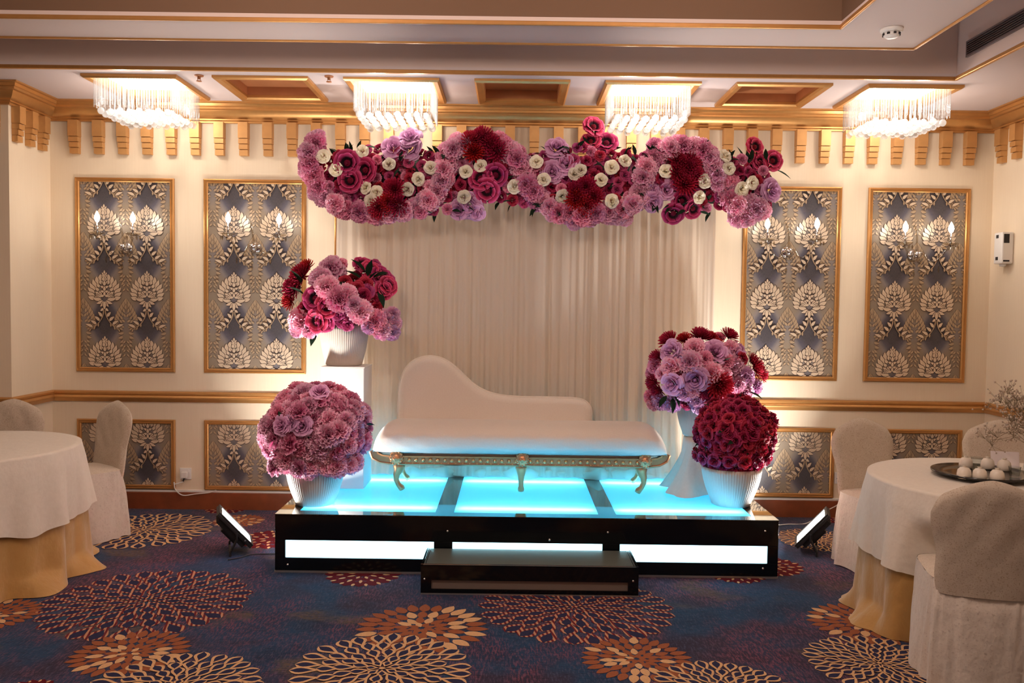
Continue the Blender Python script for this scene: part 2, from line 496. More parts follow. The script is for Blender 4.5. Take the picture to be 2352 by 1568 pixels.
fl = MB()
fl.add([(-6, -2, 0), (3.75, -2, 0), (3.75, 6.6, 0), (-6, 6.6, 0)], [(0, 1, 2, 3)], 0)
rc = random.Random(3)
def medallion(px, py, rpx, kind, order):
    c = at(px, py, Z=0); R = rpx * c.y / FPX
    lev = [0.0026 if kind == 'A' else 0.0010]                       # every tuft lies a hair above the one before
    def lift(d=1.2e-5):
        lev[0] += d; z = lev[0]
        return lambda x, y: (x, y, z)
    a0 = rc.random() * 6
    if kind in 'AB':
        mi = 1 if kind == 'A' else 2
        rings = [(0.04, 0.15, 7), (0.13, 0.23, 11), (0.27, 0.28, 16), (0.46, 0.28, 21), (0.66, 0.34, 26)]
        for k in (4, 3, 2, 1, 0):
            r0, L, n = rings[k]
            for i in range(n):
                a = a0 + (i + 0.5 * (k % 2)) * 2 * PI / n + rc.uniform(-.04, .04)
                l = L * R * rc.uniform(0.9, 1.06); w = 2 * PI * (r0 + L * 0.68) * R / n * 0.90
                P = leaf_strip(c.x + cos(a) * r0 * R, c.y + sin(a) * r0 * R, a, l, w, rc.uniform(-.2, .2), 9, 1.75)
                put_leaf(fl, P, lift(), 5)
                put_loop(fl, P, (0.011 + 0.006 * k / 4) * R / .42, lift(), mi)
        put_leaf(fl, leaf_strip(c.x - .04 * R, c.y, 0, .08 * R, .06 * R), lift(), mi)
    elif kind == 'C':
        for k, (r0, L, n) in enumerate([(0.04, 0.20, 8), (0.18, 0.28, 14), (0.40, 0.32, 20), (0.66, 0.35, 27)]):
            for i in range(n):
                a = a0 + (i + 0.5 * (k % 2)) * 2 * PI / n
                put_leaf(fl, leaf_strip(c.x + cos(a) * r0 * R, c.y + sin(a) * r0 * R, a, L * R * rc.uniform(.88, 1.02), 2 * PI * (r0 + L * 0.55) * R / n * 0.88, 0, 6), lift(), 1 if rc.random() < 0.24 else 3)
    else:
        for k, (r0, L, n) in enumerate([(0.0, 0.3, 7), (0.25, 0.35, 12), (0.55, 0.45, 16)]):
            for i in range(n):
                a = a0 + (i + 0.5 * (k % 2)) * 2 * PI / n
                put_leaf(fl, leaf_strip(c.x + cos(a) * r0 * R, c.y + sin(a) * r0 * R, a, L * R, 2 * PI * (r0 + L * 0.6) * R / n * 1.25, 0, 5), lift(), 4)
        for k, (r0, L, n) in enumerate([(0.22, 0.22, 9), (0.5, 0.22, 13), (0.78, 0.2, 17)]):
            for i in range(n):
                a = a0 + (i + 0.5 * (k % 2)) * 2 * PI / n
                put_leaf(fl, leaf_strip(c.x + cos(a) * r0 * R, c.y + sin(a) * r0 * R, a, L * R * rc.uniform(.7, 1.1), 0.035 * R / 0.4, 0, 5), lift(), 1)
for i, m in enumerate([(330, 1217, 158, 'A'), (548, 1196, 60, 'C'), (628, 1238, 80, 'D'), (336, 1380, 238, 'B'), (298, 1499, 136, 'C'), (398, 1580, 205, 'A'),
          (878, 1536, 212, 'A'), (968, 1442, 157, 'C'), (1320, 1394, 228, 'B'), (1462, 1513, 132, 'C'), (1668, 1592, 180, 'A'), (2020, 1524, 170, 'A'),
          (1985, 1430, 132, 'C'), (1880, 1240, 96, 'A'), (1770, 1300, 76, 'D'), (835, 1318, 90, 'D'), (1690, 1318, 70, 'D'), (1935, 1192, 55, 'D'),
          (-20, 1412, 110, 'C'), (60, 1590, 70, 'D'), (520, 1168, 50, 'D')]):
    medallion(*m, i)
struct(fl.build('floor', [carpet_mat(), yarn('cream_yarn', srgb(206, 162, 118)), yarn('striped_yarn', srgb(186, 136, 106), srgb(104, 38, 44)), yarn('brown_yarn', srgb(146, 86, 58)), yarn('red_yarn', srgb(92, 22, 30)), yarn('navy_yarn', srgb(46, 46, 72))]))

# ---- walls
struct(MB().box(XL, XR, YW, YW + .12, 0, 3.5).build('wall_back', M['wall']))
struct(MB().box(-6, XL, YP, YW + .12, 0, 3.5).build('wall_left', M['wall']))
struct(MB().box(XR, XR + .12, -2, YW + .12, 0, 3.5).build('wall_right', M['wall']))
struct(MB().box(-6.12, -6, -2, YW + .12, 0, 3.5).build('wall_far_left', M['wall']))
struct(MB().box(-6.12, XR + .12, -2.12, -2, 0, 3.5).build('wall_front', M['wall']))

path = lambda z: [(-6, YP, z, 0, -1), (XL, YP, z, 1, -1), (XL, YW, z, 1, -1), (XR, YW, z, -1, -1), (XR, -2, z, -1, 0)]
cornice = struct(MB().sweep([(0, -.14), (.022, -.14), (.022, -.128), (.034, -.122), (.034, -.112), (.05, -.104), (.066, -.088), (.078, -.068), (.083, -.056), (.102, -.052), (.102, -.036), (.112, -.032), (.118, -.014), (.135, -.010), (.135, 0.0)], path(ZC)).build('trim_1', M['gold'], angle=28))
struct(MB().sweep([(0, 0), (.016, .002), (.022, .012), (.034, .022), (.038, .036), (.032, .048), (.024, .054), (.03, .062), (.03, .074), (.02, .082), (0, .084)], path(.822)).build('trim_2', M['gold'], angle=35))
struct(MB().sweep([(0, 0), (.02, 0), (.02, .125), (.012, .13), (0, .13)], path(0)).build('baseboard_back', M['wood']))
struct(MB().sweep([(0, .13), (.014, .131), (.014, .146), (0, .148)], path(0)).build('trim_3', M['white']))

# ---- corbels under the cornice
cb = MB()
cb.box(-.036, .036, -.062, 0, -.118, 0)
for k, (z0, z1, d) in enumerate([(-.158, -.123, .055), (-.199, -.163, .048), (-.245, -.204, .041)]):
    cb.box(-.0345 + .0012 * k, .0345 - .0012 * k, -d, 0, z0, z1)
    cb.box(-.032 + .0012 * k, .032 - .0012 * k, -d + .012, 0, z1, z1 + .006)
cbm = cb.mesh('corbel', [M['gold_pale']])
n = 0
spots = [(at(163, 300, Y=6.40).x + k * (at(2237, 300, Y=6.40).x - at(163, 300, Y=6.40).x) / 37, YW, 0) for k in range(38)]
spots += [(XL, 6.34, PI / 2), (XL, 6.18, PI / 2), (XL, 6.02, PI / 2)]
spots += [(XL - .09 - .186 * k, YP, 0) for k in range(4)]
spots += [(XR, 6.34 - .186 * k, -PI / 2) for k in range(9)]
for (x, y, rz) in spots:
    inst(cbm, 'corbel', cornice, (x, y, ZC - .138), Quaternion((0, 0, 1), rz))

# ---- ceiling: soffit with seven square openings, fascia, floating inner frame, upper ceiling
SX = [-2.537 + .861 * k for k in range(7)]; SY, HO = 5.945, .262
so = MB()
ys0, ys1 = SY - HO, SY + HO
so.box(-6, XR, YF, ys0, ZC, ZC + .04); so.box(-6, XR, ys1, YW + .1, ZC, ZC + .04)
xs = [-6] + [v for x in SX for v in (x - HO, x + HO)] + [XR]
for i in range(0, len(xs), 2): so.box(xs[i], xs[i + 1], ys0, ys1, ZC, ZC + .04)
so.box(XF, XR, -2, YF, ZC, ZC + .04)
so.box(-6, -4.6, -2, YF, ZC, ZC + .04)
ceiling = struct(so.build('ceiling', M['ceil']))
struct(MB().box(-6, XR + .1, -2.1, YW + .1, 3.5, 3.56).build('ceiling_upper', M['ceil2']))
struct(MB().box(-4.6, XF + .03, YF, YF + .03, ZC + .04, 3.5).build('ceiling_fascia_back', M['ceil2']))
fasc_r = struct(MB().box(XF, XF + .03, -2, YF, ZC + .04, 3.5).build('ceiling_fascia_right', M['ceil2']))
RX0, RY0, RX1, RY1, RZ = 2.275, 4.93, 1.74, 4.61, 3.10
rg = MB()
rg.box(-4.0, RX0, RY1, RY0, RZ, RZ + .04); rg.box(RX1, RX0, -1.5, RY1, RZ, RZ + .04)
struct(rg.build('ceiling_inner_frame', M['ceil2']))
g = MB()
g.box(-4.0, RX1 + .02, RY1, RY1 + .02, RZ + .04, 3.5); g.box(RX1, RX1 + .02, -1.5, RY1, RZ + .04, 3.5)
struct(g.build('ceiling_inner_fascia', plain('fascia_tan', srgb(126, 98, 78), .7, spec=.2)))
g = MB()
g.box(-4.6, XF, YF - .016, YF + .008, ZC - .006, ZC + .018); g.box(XF - .016, XF + .008, -2, YF, ZC - .006, ZC + .018)
struct(g.build('trim_4', M['gold'], bevel=.004))
g = MB()
g.box(-4.0, RX0 + .016, RY0, RY0 + .018, RZ - .010, RZ + .030); g.box(RX0, RX0 + .018, -1.5, RY0, RZ - .010, RZ + .030)
struct(g.build('trim_5', M['gold'], bevel=.005))
g = MB()
g.box(-4.0, RX1, RY1 - .014, RY1, RZ - .008, RZ + .016); g.box(RX1 - .014, RX1, -1.5, RY1, RZ - .008, RZ + .016)
struct(g.build('trim_6', M['gold'], bevel=.004))

ORD = ['leftmost', 'second from left', 'second from right', 'rightmost']
def square_frame(mb, cx, cy, z, ho, hi, d):
    prof = [(ho, 0), (ho, -d * .6), (ho - .012, -d), (hi + .012, -d * .75), (hi, -d * .3), (hi, .01)]
    n = len(prof); vs = []
    for (sx, sy) in ((-1, -1), (1, -1), (1, 1), (-1, 1)):
        for (r, h) in prof: vs.append((cx + sx * r, cy + sy * r, z + h))
    fs = []
    for c in range(4):
        c2 = (c + 1) % 4
        for k in range(n - 1): fs.append((c * n + k, c2 * n + k, c2 * n + k + 1, c * n + k + 1))
    mb.add(vs, fs)

crystal_ball = MB().ball((0, 0, 0), .024, 8, 6).mesh('crystal_ball', [M['crystal_ball']], True)
for k in range(7):
    x = SX[k]
    if k % 2:
        t = thing('ceiling_recess', 'empty brown ceiling recess in a gold frame, %s of the three between the chandeliers' % ['leftmost', 'middle', 'rightmost'][k // 2], 'ceiling recess', (x, SY, ZC), 0, 'empty ceiling recesses')
        b = MB(); h = .07; w = HO - .003
        b.add([(x - w, SY - w, ZC), (x + w, SY - w, ZC), (x + w, SY + w, ZC), (x - w, SY + w, ZC), (x - w, SY - w, ZC + h), (x + w, SY - w, ZC + h), (x + w, SY + w, ZC + h), (x - w, SY + w, ZC + h)],
              [(4, 7, 6, 5), (0, 4, 5, 1), (1, 5, 6, 2), (2, 6, 7, 3), (3, 7, 4, 0)])
        b.build('recess_box', M['recess'], t)
        f = MB(); square_frame(f, x, SY, ZC, .315, .258, .026); f.build('gold_frame', M['gold'], t)
        continue
    i = k // 2
    t = thing('crystal_chandelier', 'lit square crystal ceiling chandelier in a gold frame, %s of the four' % ORD[i], 'chandelier', (x, SY, ZC), 0, 'crystal chandeliers over the stage')
    f = MB(); square_frame(f, x, SY, ZC, .315, .262, .026); f.build('gold_frame', M['gold'], t)
    w = HO - .003
    b = MB(); h = .05
    b.add([(x - w, SY - w, ZC), (x + w, SY - w, ZC), (x + w, SY + w, ZC), (x - w, SY + w, ZC), (x - w, SY - w, ZC + h), (x + w, SY - w, ZC + h), (x + w, SY + w, ZC + h), (x - w, SY + w, ZC + h)],
          [(0, 4, 5, 1), (1, 5, 6, 2), (2, 6, 7, 3), (3, 7, 4, 0)])
    b.build('recess_box', M['gold_pale'], t)
    MB().box(x - w, x + w, SY - w, SY + w, ZC + h - .012, ZC + h).build('light_plate', M['plate_lit'], t)
    # curtain of crystal rods around the edge
    r = MB(); hw = .255; L = .235
    for j in range(30):
        u = -hw + 2 * hw * j / 29
        for (px, py) in ((u, -hw), (u, hw), (-hw, u), (hw, u)):
            l = L * (0.93 if j % 2 else 1.0)
            r.tube([(x + px, SY + py, ZC + .03), (x + px, SY + py, ZC + .03 - l)], .0034, 5)
    tag(r.build('crystal_rods', M['crystal'], t), kind='stuff')
    sball = MB()
    for a in range(8):
        for c in range(8):
            px, py = -.224 + .064 * a, -.224 + .064 * c
            sball.tube([(x + px, SY + py, ZC + .03), (x + px, SY + py, ZC - .21)], .0022, 4)
            inst(crystal_ball, 'crystal_ball', t, (px, py, -.222 - .008 * ((a + c) % 2)))
    tag(sball.build('crystal_strands', M['crystal'], t), kind='stuff')
    for (dx, dy) in ((-.13, -.13), (.13, -.13), (-.13, .13), (.13, .13)):
        lo = lamp('chandelier_bulb', 'POINT', (x + dx, SY + dy, ZC - .11), CHANDELIER_W / 4, WARM, .03)
        adopt(lo, t)

# ---- damask panels in gold frames
def damask_motif():
    """(leaf strip, layer) pairs of one palmette, in wall-plane metres around its centre"""
    A = []
    def lf(x, z, deg, L, W, bend=0.0, mi=2, out=.0042):
        for s in (1, -1):
            a = rad(deg) if s > 0 else PI - rad(deg)
            if abs(x) < 1e-6 and abs(deg - 90) < 1e-6 and s < 0: continue
            A.append((leaf_strip(s * x, z, a, L, W, s * bend, 6, .72), mi, out, a, L, s))
    # crown of outer leaves
    for i in range(8):
        t = i / 7
        lf(.012 + .064 * sin(t * PI * .62) , .070 - .145 * t, 88 - 88 * t, .054 + .016 * sin(t * PI), .031, .75 - .2 * t)
    lf(0, .105, 90, .034, .016); lf(.006, .102, 48, .024, .012, .6)
    # inner tear-drop of small leaves
    for i in range(6):
        t = i / 5
        lf(.006 + .036 * sin(t * PI * .8), .058 - .122 * t, 80 - 84 * t, .034, .023, .5)
    for i in range(4):
        lf(.004, .030 - .028 * i, 64 - 24 * i, .032, .018, -.4)
    lf(0, .022, 90, .038, .022); lf(0, -.018, 90, .036, .020); lf(0, -.055, 90, .034, .018)
    for i in range(5): lf(.020 + .006 * i, -.050 - .006 * i, 46 - 16 * i, .036, .018, .5)
    # skirt
    lf(.022, -.082, -8, .070, .026, .75); lf(.012, -.092, -38, .055, .022, .6); lf(.004, -.098, -66, .050, .020, .5)
    lf(0, -.100, -90, .060, .024); lf(.010, -.150, -62, .030, .018, .9)
    # ogee stems with their own leaves
    for s in (1, -1):
        x, z, a = s * .006, -.165, rad(-84)
        P = []
        for i in range(11):
            w = .0035 + .0012 * sin(i); aa = a if s > 0 else PI - a
            P.append((x - sin(aa) * w, z + cos(aa) * w, x + sin(aa) * w, z - cos(aa) * w, x, z))
            x += cos(aa) * .018; z += sin(aa) * .018; a += rad(6.5)
        A.append((P, 3, .002, 0, 0, s))
    x, z, a = .006, -.165, -84
    for i in range(11):
        if i in (3, 5, 7, 9): lf(x + .003, z + .003, 78 - 5 * i, .040 + .002 * i, .021, -.5, 2)
        if i in (6, 8, 10): lf(x, z - .003, a - 30, .026, .012, -.6, 3)
        x += cos(rad(a)) * .018; z += sin(rad(a)) * .018; a += 6.5
    return A
def damask_tuft():
    A = []
    def lf(x, z, deg, L, W, bend=0.0):
        for s in (1, -1):
            a = rad(deg) if s > 0 else PI - rad(deg)
            A.append((leaf_strip(s * x, z, a, L, W, s * bend, 5, .75), 3, .003, a, L, s))
    for i in range(9):
        t = i / 8
        lf(.006 + .046 * sin(t * PI * .62), .115 - .17 * t, 86 - 52 * t, .044 + .008 * t, .022, .5)
    for i in range(7):
        t = i / 6
        lf(.003 + .024 * sin(t * PI * .7), .085 - .14 * t, 82 - 60 * t, .030, .016, .4)
    for i in range(5): lf(.004 + .004 * i, .03 - .035 * i, 66 - 20 * i, .03, .016, -.4)
    for i in range(5): lf(.016 + .006 * (i % 2), -.075 - .026 * i, -25 - 10 * i, .040 - .004 * i, .018, .7)
    for i in range(4): lf(.006, -.13 - .03 * i, -60, .026, .014, .5)
    return A
MOT, TUF = damask_motif(), damask_tuft()
DX, DZ = .324, .500
TUF = [([tuple(c * 1.12 for c in p) for p in P], mi, out, a, L, s) for (P, mi, out, a, L, s) in TUF]
dam_mats = [damask_ground(), plain('damask_outline', srgb(78, 60, 54), 0.5), plain('damask_cream', srgb(214, 192, 166), 0.36, metal=0.2, spec=0.5), plain('damask_tan', srgb(178, 154, 126), 0.38, metal=0.25, spec=0.5)]
def damask(x0, x1, z0, z1, cx, cz):
    """wallpaper sheet, local origin on a motif centre (cx, cz); y = 0 is the sheet"""
    mb = MB()
    X0, X1, Z0, Z1 = x0 - cx, x1 - cx, z0 - cz, z1 - cz
    mb.add([(X0, 0, Z0), (X1, 0, Z0), (X1, 0, Z1), (X0, 0, Z1)], [(0, 1, 2, 3)], 0)
    cl = lambda v, a, b: a if v < a else b if v > b else v
    def stamp(mot, ox, oz, base):
        for idx, (P, mi, out, a, L, s) in enumerate(mot):
            mid = P[len(P) // 2]
            if not (X0 - .01 < mid[4] + ox < X1 + .01 and Z0 - .01 < mid[5] + oz < Z1 + .01): continue
            for lay in (0, 1):
                vs = []
                for p in P:
                    q = list(p)
                    if lay == 0:
                        w = math.hypot(p[0] - p[4], p[1] - p[5]); k = (w + out) / w if w > 1e-5 else 1
                        q = [p[4] + (p[0] - p[4]) * k, p[5] + (p[1] - p[5]) * k, p[4] + (p[2] - p[4]) * k, p[5] + (p[3] - p[5]) * k]
                    y = base - .00005 * idx - .00002 * lay
                    vs.append((cl(q[0] + ox, X0, X1), y, cl(q[1] + oz, Z0, Z1)))
                    vs.append((cl(q[2] + ox, X0, X1), y, cl(q[3] + oz, Z0, Z1)))
                mb.add(vs, [(2 * i, 2 * i + 2, 2 * i + 3, 2 * i + 1) for i in range(len(P) - 1)], 1 if lay == 0 else mi)
    for j in range(-5, 6):
        for i in range(-3, 4):
            if X0 - .2 < i * DX < X1 + .2 and Z0 - .3 < j * DZ < Z1 + .3: stamp(MOT, i * DX, j * DZ, -.0045)
            if X0 - .2 < (i + .5) * DX < X1 + .2 and Z0 - .3 < (j + .5) * DZ < Z1 + .3: stamp(TUF, (i + .5) * DX, (j + .5) * DZ, -.0006)
    return mb
def panel(x0, x1, z0, z1, label, cx=None, cz=None, group=None, fw=.032):
    t = thing('wall_panel', label, 'wall panel', ((x0 + x1) / 2, YW, z0), 0, group)
    if cx is not None:
        o = damask(x0 + .02, x1 - .02, z0 + .02, z1 - .02, cx, cz).build('wallpaper', dam_mats)
        o.location = (cx, YW - .003, cz); bpy.context.view_layer.update()
        o.parent = t; o.matrix_parent_inverse = Matrix.Translation(-Vector(t.location))
    prof = [(0, 0), (0, -.018), (.008, -.022), (.012, -.014), (.022, -.014), (.026, -.020), (fw, -.016), (fw, 0)]
    cs = [(x0, z0, 1, 1), (x1, z0, -1, 1), (x1, z1, -1, -1), (x0, z1, 1, -1)]
    for c in range(4):
        vs = []
        for q in (cs[c], cs[(c + 1) % 4]):
            for (r, d) in prof: vs.append((q[0] + q[2] * r, YW + d, q[1] + q[3] * r))
        n = len(prof)
        MB().add(vs, [(k, k + n, k + n + 1, k + 1) for k in range(n - 1)]).build('frame_moulding', M['gold'], t)
    return t
PX = [(-3.322, -2.572), (-2.348, -1.574), (1.742, 2.482), (2.686, 3.456)]
PC = [(240, 511), (538, 510), (1765, 530), (2058, 537)]
ZM = 2.185
for i in range(4):
    cx = at(*PC[i], Y=YW).x
    panel(PX[i][0], PX[i][1], 1.052, 2.522, 'tall navy and cream damask wall panel in a gold frame, %s of the four behind the candle sconces' % ORD[i], cx, ZM, 'tall damask wall panels')
    panel(PX[i][0], PX[i][1], .152, .688, 'low damask wall panel under the gold chair rail, %s of the four' % ORD[i], cx, ZM - 3 * DZ - .085, 'low damask wall panels')
panel(-1.356, 1.522, 1.052, 2.522, 'wide plain cream wall panel with a gold frame, behind the draped curtain', group=None)

# ------------------------------------------------------------------ candle sconces
def sconce(back, bulbs, label):
    bx = at(*back, Y=YW - .05)
    t = thing('candle_sconce', label, 'wall sconce', (bx.x, YW, bx.z), 0, 'crystal candle sconces')
    b = MB(); b.lathe([(.0, 0), (.045, 0), (.045, .012), (.03, .022), (.012, .03)], 18)
    v = [(bx.x + p[0], YW - .004 - p[2], bx.z + p[1]) for p in b.v]
    b.v = v; b.build('backplate', M['chrome'], t, smooth=True)
    MB().ball((bx.x, YW - .075, bx.z), .030, 14, 10).build('centre_ball', M['chrome'], t, True)
    MB().ball((bx.x + .03, YW - .05, bx.z - .05), .018, 10, 8).build('crystal_bead', M['sconceglass'], t, True)
    MB().tube([(bx.x, YW - .06, bx.z + .02), (bx.x - .004, YW - .075, bx.z + .10), (bx.x - .012, YW - .085, bx.z + .17), (bx.x - .035, YW - .09, bx.z + .215), (bx.x - .06, YW - .09, bx.z + .20)], [.009, .008, .007, .005, .004], 8).build('glass_crook', M['sconceglass'], t, True)
    for (px, py) in bulbs:
        p = at(px, py, Y=YW - .20)
        cx, cy, cz = p.x, YW - .20, p.z
        base = Vector((bx.x, YW - .07, bx.z)); end = Vector((cx, cy, cz - .145))
        P = []
        for i in range(13):
            s = i / 12
            q = base.lerp(end, s); q.z += -.085 * sin(PI * min(1, s * 1.15)) * (0.4 + s) + (.035 if s < .35 else 0) * sin(PI * s / .35)
            P.append(q)
        a = MB().tube(P, [.010 - .002 * i / 12 for i in range(13)], 8).build('glass_arm', M['sconceglass'], t, True)
        MB().lathe([(.004, -.014), (.03, -.008), (.052, .004), (.055, .009), (.03, .002), (.004, -.002)], 20, (cx, cy, cz - .115), 0, lambda an, z: 1 + .05 * cos(10 * an)).build('glass_dish', M['sconceglass'], a, True)
        MB().tube([(cx, cy, cz - .13), (cx, cy, cz - .028)], .0085, 10).build('candle_tube', M['chrome'], a, True)
        MB().lathe([(.006, -.032), (.014, -.020), (.0195, -.002), (.016, .018), (.008, .036), (.0008, .050)], 12, (cx, cy, cz), 0).build('flame_bulb', M['bulb'], a, True)
        d = MB()
        for k in range(9):
            an = 2 * PI * k / 9
            x, y = cx + .052 * cos(an), cy + .052 * sin(an)
            d.tube([(x, y, cz - .108), (x, y, cz - .125)], .001, 4)
            d.lathe([(.0005, .012), (.005, .004), (.006, -.004), (.0005, -.022)], 6, (x, y, cz - .137))
        tag(d.build('crystal_drops', M['sconceglass'], a), kind='stuff')
        d = MB(); m = P[8]
        d.tube([m, (m.x, m.y, m.z - .05)], .001, 4)
        d.lathe([(.0005, .018), (.006, .006), (.0085, -.012), (.004, -.030), (.0005, -.036)], 6, (m.x, m.y, m.z - .07))
        d.build('pendant_drop', M['sconceglass'], a)
        lo = lamp('candle_light', 'POINT', (cx, cy - .045, cz + .02), SCONCE_W, (1, .86, .70), .02)
        adopt(lo, t)
    d = MB(); d.tube([(bx.x - .015, YW - .06, bx.z - .02), (bx.x - .015, YW - .06, bx.z - .11)], .0022, 5)
    for k in range(5): d.ball((bx.x - .015, YW - .06, bx.z - .03 - .018 * k), .006, 6, 5)
    d.lathe([(.0005, .022), (.007, .006), (.009, -.012), (.0005, -.034)], 6, (bx.x - .015, YW - .06, bx.z - .14))
    d.build('long_drop', M['sconceglass'], t)
for i, (bk, bl) in enumerate([((286, 568), ((223, 500), (305, 502))), ((584, 568), ((524, 502), (641, 505))), ((1810, 578), ((1763, 515), (1877, 515))), ((2103, 585), ((2080, 523), (2185, 525)))]):
    sconce(bk, bl, 'lit two-candle crystal wall sconce on the %s tall damask panel' % ORD[i])

# ------------------------------------------------------------------ draped curtain behind the stage
YB = 6.19
SZ_TOP = .351
ct = thing('backdrop_curtain', 'sheer cream curtain hanging in fine pleats behind the sofa', 'curtain', (.1, YB, .36))
rr = random.Random(11)
waves = [(rr.uniform(16, 120), rr.uniform(0, 6.28), rr.uniform(.0012, .0045)) for _ in range(20)] + [(rr.uniform(130, 280), rr.uniform(0, 6.28), rr.uniform(.0005, .0011)) for _ in range(8)]
x0, x1 = at(773, 600, Y=YB).x, at(1640, 600, Y=YB).x
def cur(u, v):
    x = x0 + (x1 - x0) * u
    y = sum(a * sin(f * (x + .006 * sin(2 * v + f)) + p + .25 * sin(v * 3 + p)) for f, p, a in waves) * (.55 + .6 * v)
    puff = max(0, (v - .93) / .07)
    z = 2.44 - (2.44 - .365) * v
    return (x + .03 * (v) * (u - .5), YB + y - .10 * puff ** 1.5 + .012 * sin(3.1 * x * 2 + 1) * v, z)
tcur = NT('sheer_curtain')
tr1 = tcur.new('ShaderNodeBsdfTransparent'); tl1 = tcur.new('ShaderNodeBsdfTranslucent'); tl1.inputs[0].default_value = srgb(242, 226, 208)
tcur.set(color=srgb(242, 226, 208), rough=0.55, spec=0.3, sheen=0.3)
m1 = tcur.new('ShaderNodeMixShader'); m1.inputs[0].default_value = .25
tcur.link(tcur.bsdf.outputs[0], m1.inputs[1]); tcur.link(tl1.outputs[0], m1.inputs[2])
m2 = tcur.new('ShaderNodeMixShader'); m2.inputs[0].default_value = .10
tcur.link(m1.outputs[0], m2.inputs[1]); tcur.link(tr1.outputs[0], m2.inputs[2]); tcur.link(m2.outputs[0], tcur.out.inputs[0])
MB().grid(cur, 1300, 20).build('cloth', tcur.mat, ct, True)
def hem(u, v):
    x = x0 + .45 + (x1 - x0 - .5) * u
    a = v * PI
    b = .055 + .020 * sin(9 * x + 1) + .014 * sin(23 * x) + .008 * sin(51 * x)
    return (x, YB - .03 - b * 1.5 * sin(a * .5) - .02 * sin(15 * x), .352 + b * 1.1 * abs(sin(a)) * (1 - .3 * v) + .002)
MB().grid(hem, 200, 8).build('gathered_hem', tcur.mat, ct, True)
MB().tube([(x0 - .05, YB + .01, 2.44), (x1 + .05, YB + .01, 2.44)], .018, 10).build('rail', M['white'], ct, True)
for x in (x0 + .02, x1 - .02):
    MB().tube([(x, YB + .04, SZ_TOP), (x, YB + .04, 2.45)], .016, 10).build('stand_post', M['white'], ct, True)

# ------------------------------------------------------------------ stage platform lit from inside
SX0, SX1, SY0, SY1, SZ = -1.388, 1.592, 4.97, 6.30, .35
st = thing('stage_platform', 'low black stage platform with glowing blue acrylic panels under the sofa', 'stage', ((SX0 + SX1) / 2, SY0, 0))
slots = [(-1.327, -.447), (-.337, .551), (.655, 1.530)]
zs0, zs1 = .088, .193
fp = MB()
fp.box(SX0, SX1, SY0, SY0 + .012, .012, zs0); fp.box(SX0, SX1, SY0, SY0 + .012, zs1, SZ - .006)
xe = [SX0] + [v for s in slots for v in s] + [SX1]
for i in range(0, len(xe), 2): fp.box(xe[i], xe[i + 1], SY0, SY0 + .012, zs0, zs1)
fp.build('front_board', M['blackgloss'], st, bevel=.0015)
for x in (SX0, SX1 - .012): MB().box(x, x + .012, SY0 + .012, SY1, .012, SZ - .006).build('side_board', M['blackgloss'], st)
MB().box(SX0, SX1, SY1 - .012, SY1, .012, SZ - .006).build('rear_board', M['blackgloss'], st)
MB().box(SX0 - .002, SX1 + .002, SY0 - .004, SY1 + .002, 0, .012).build('metal_skirting', M['steel'], st)
for (a, b) in slots:
    MB().add([(a - .01, SY0 + .013, zs0 - .01), (b + .01, SY0 + .013, zs0 - .01), (b + .01, SY0 + .013, zs1 + .01), (a - .01, SY0 + .013, zs1 + .01)], [(0, 1, 2, 3)]).build('lit_front_panel', M['acr_front'], st)
xg = [(-1.262, -.447), (-.335, .532), (.640, 1.455)]
tp = MB()
tp.box(SX0, SX1, SY0 - .004, SY0 + .085, SZ - .006, SZ); tp.box(SX0, SX1, SY1 - .06, SY1, SZ - .006, SZ)
xe = [SX0] + [v for s in xg for v in s] + [SX1]
for i in range(0, len(xe), 2): tp.box(xe[i], xe[i + 1], SY0 + .085, SY1 - .06, SZ - .006, SZ)
tp.build('top_frame', M['mirrorblack'], st)
for (a, b) in xg:
    MB().add([(a, SY0 + .085, SZ - .002), (b, SY0 + .085, SZ - .002), (b, SY1 - .06, SZ - .002), (a, SY1 - .06, SZ - .002)], [(0, 1, 2, 3)]).build('lit_top_panel', M['acr_top'], st)
    for y in (5.17, 5.98):
        MB().tube([(a + .02, y, .302), (b - .02, y, .302)], .013, 8).build('led_tube', M['tube'], st, True)
MB().box(SX0 + .02, SX1 - .02, SY0 + .03, SY1 - .02, .012, .02).build('base_board', M['white'], st)  # unseen board, added in white to reflect the tube light upward
for (px, py) in [(661, 1296), (1028, 1219), (1396, 1222), (1757, 1219), (1752, 1305), (1262, 1239)]:
    p = at(px, py, Y=SY0)
    MB().ball((p.x, SY0 - .001, p.z), .008, 8, 6).build('screw_cap', M['chrome'], st, True)

sp = thing('step_box', 'small black step box with a glass top in front of the stage', 'step', (.115, 4.62, 0))
X0, X1, Y0, Y1, Z1 = -.486, .715, 4.62, 4.955, .168
f = MB(); zz0, zz1 = .030, .080
f.box(X0, X1, Y0, Y0 + .01, .008, zz0); f.box(X0, X1, Y0, Y0 + .01, zz1, Z1 - .006); f.box(X0, X0 + .058, Y0, Y0 + .01, zz0, zz1); f.box(X1 - .058, X1, Y0, Y0 + .01, zz0, zz1)
f.build('front_board', M['blackgloss'], sp)
for x in (X0, X1 - .01): MB().box(x, x + .01, Y0 + .01, Y1, .008, Z1 - .006).build('side_board', M['blackgloss'], sp)
MB().box(X0, X1, Y0 - .003, Y1, 0, .008).build('metal_skirting', M['steel'], sp)
MB().box(X0 + .05, X1 - .05, Y0 + .011, Y0 + .015, zz0 - .005, zz1 + .005).build('unlit_front_panel', M['greyacr'], sp)
MB().box(X0 + .012, X1 - .012, Y0 + .012, Y1 - .004, Z1 - .012, Z1 - .008).build('grey_board', plain('pale_grey_board', srgb(112, 101, 92), .4), sp)
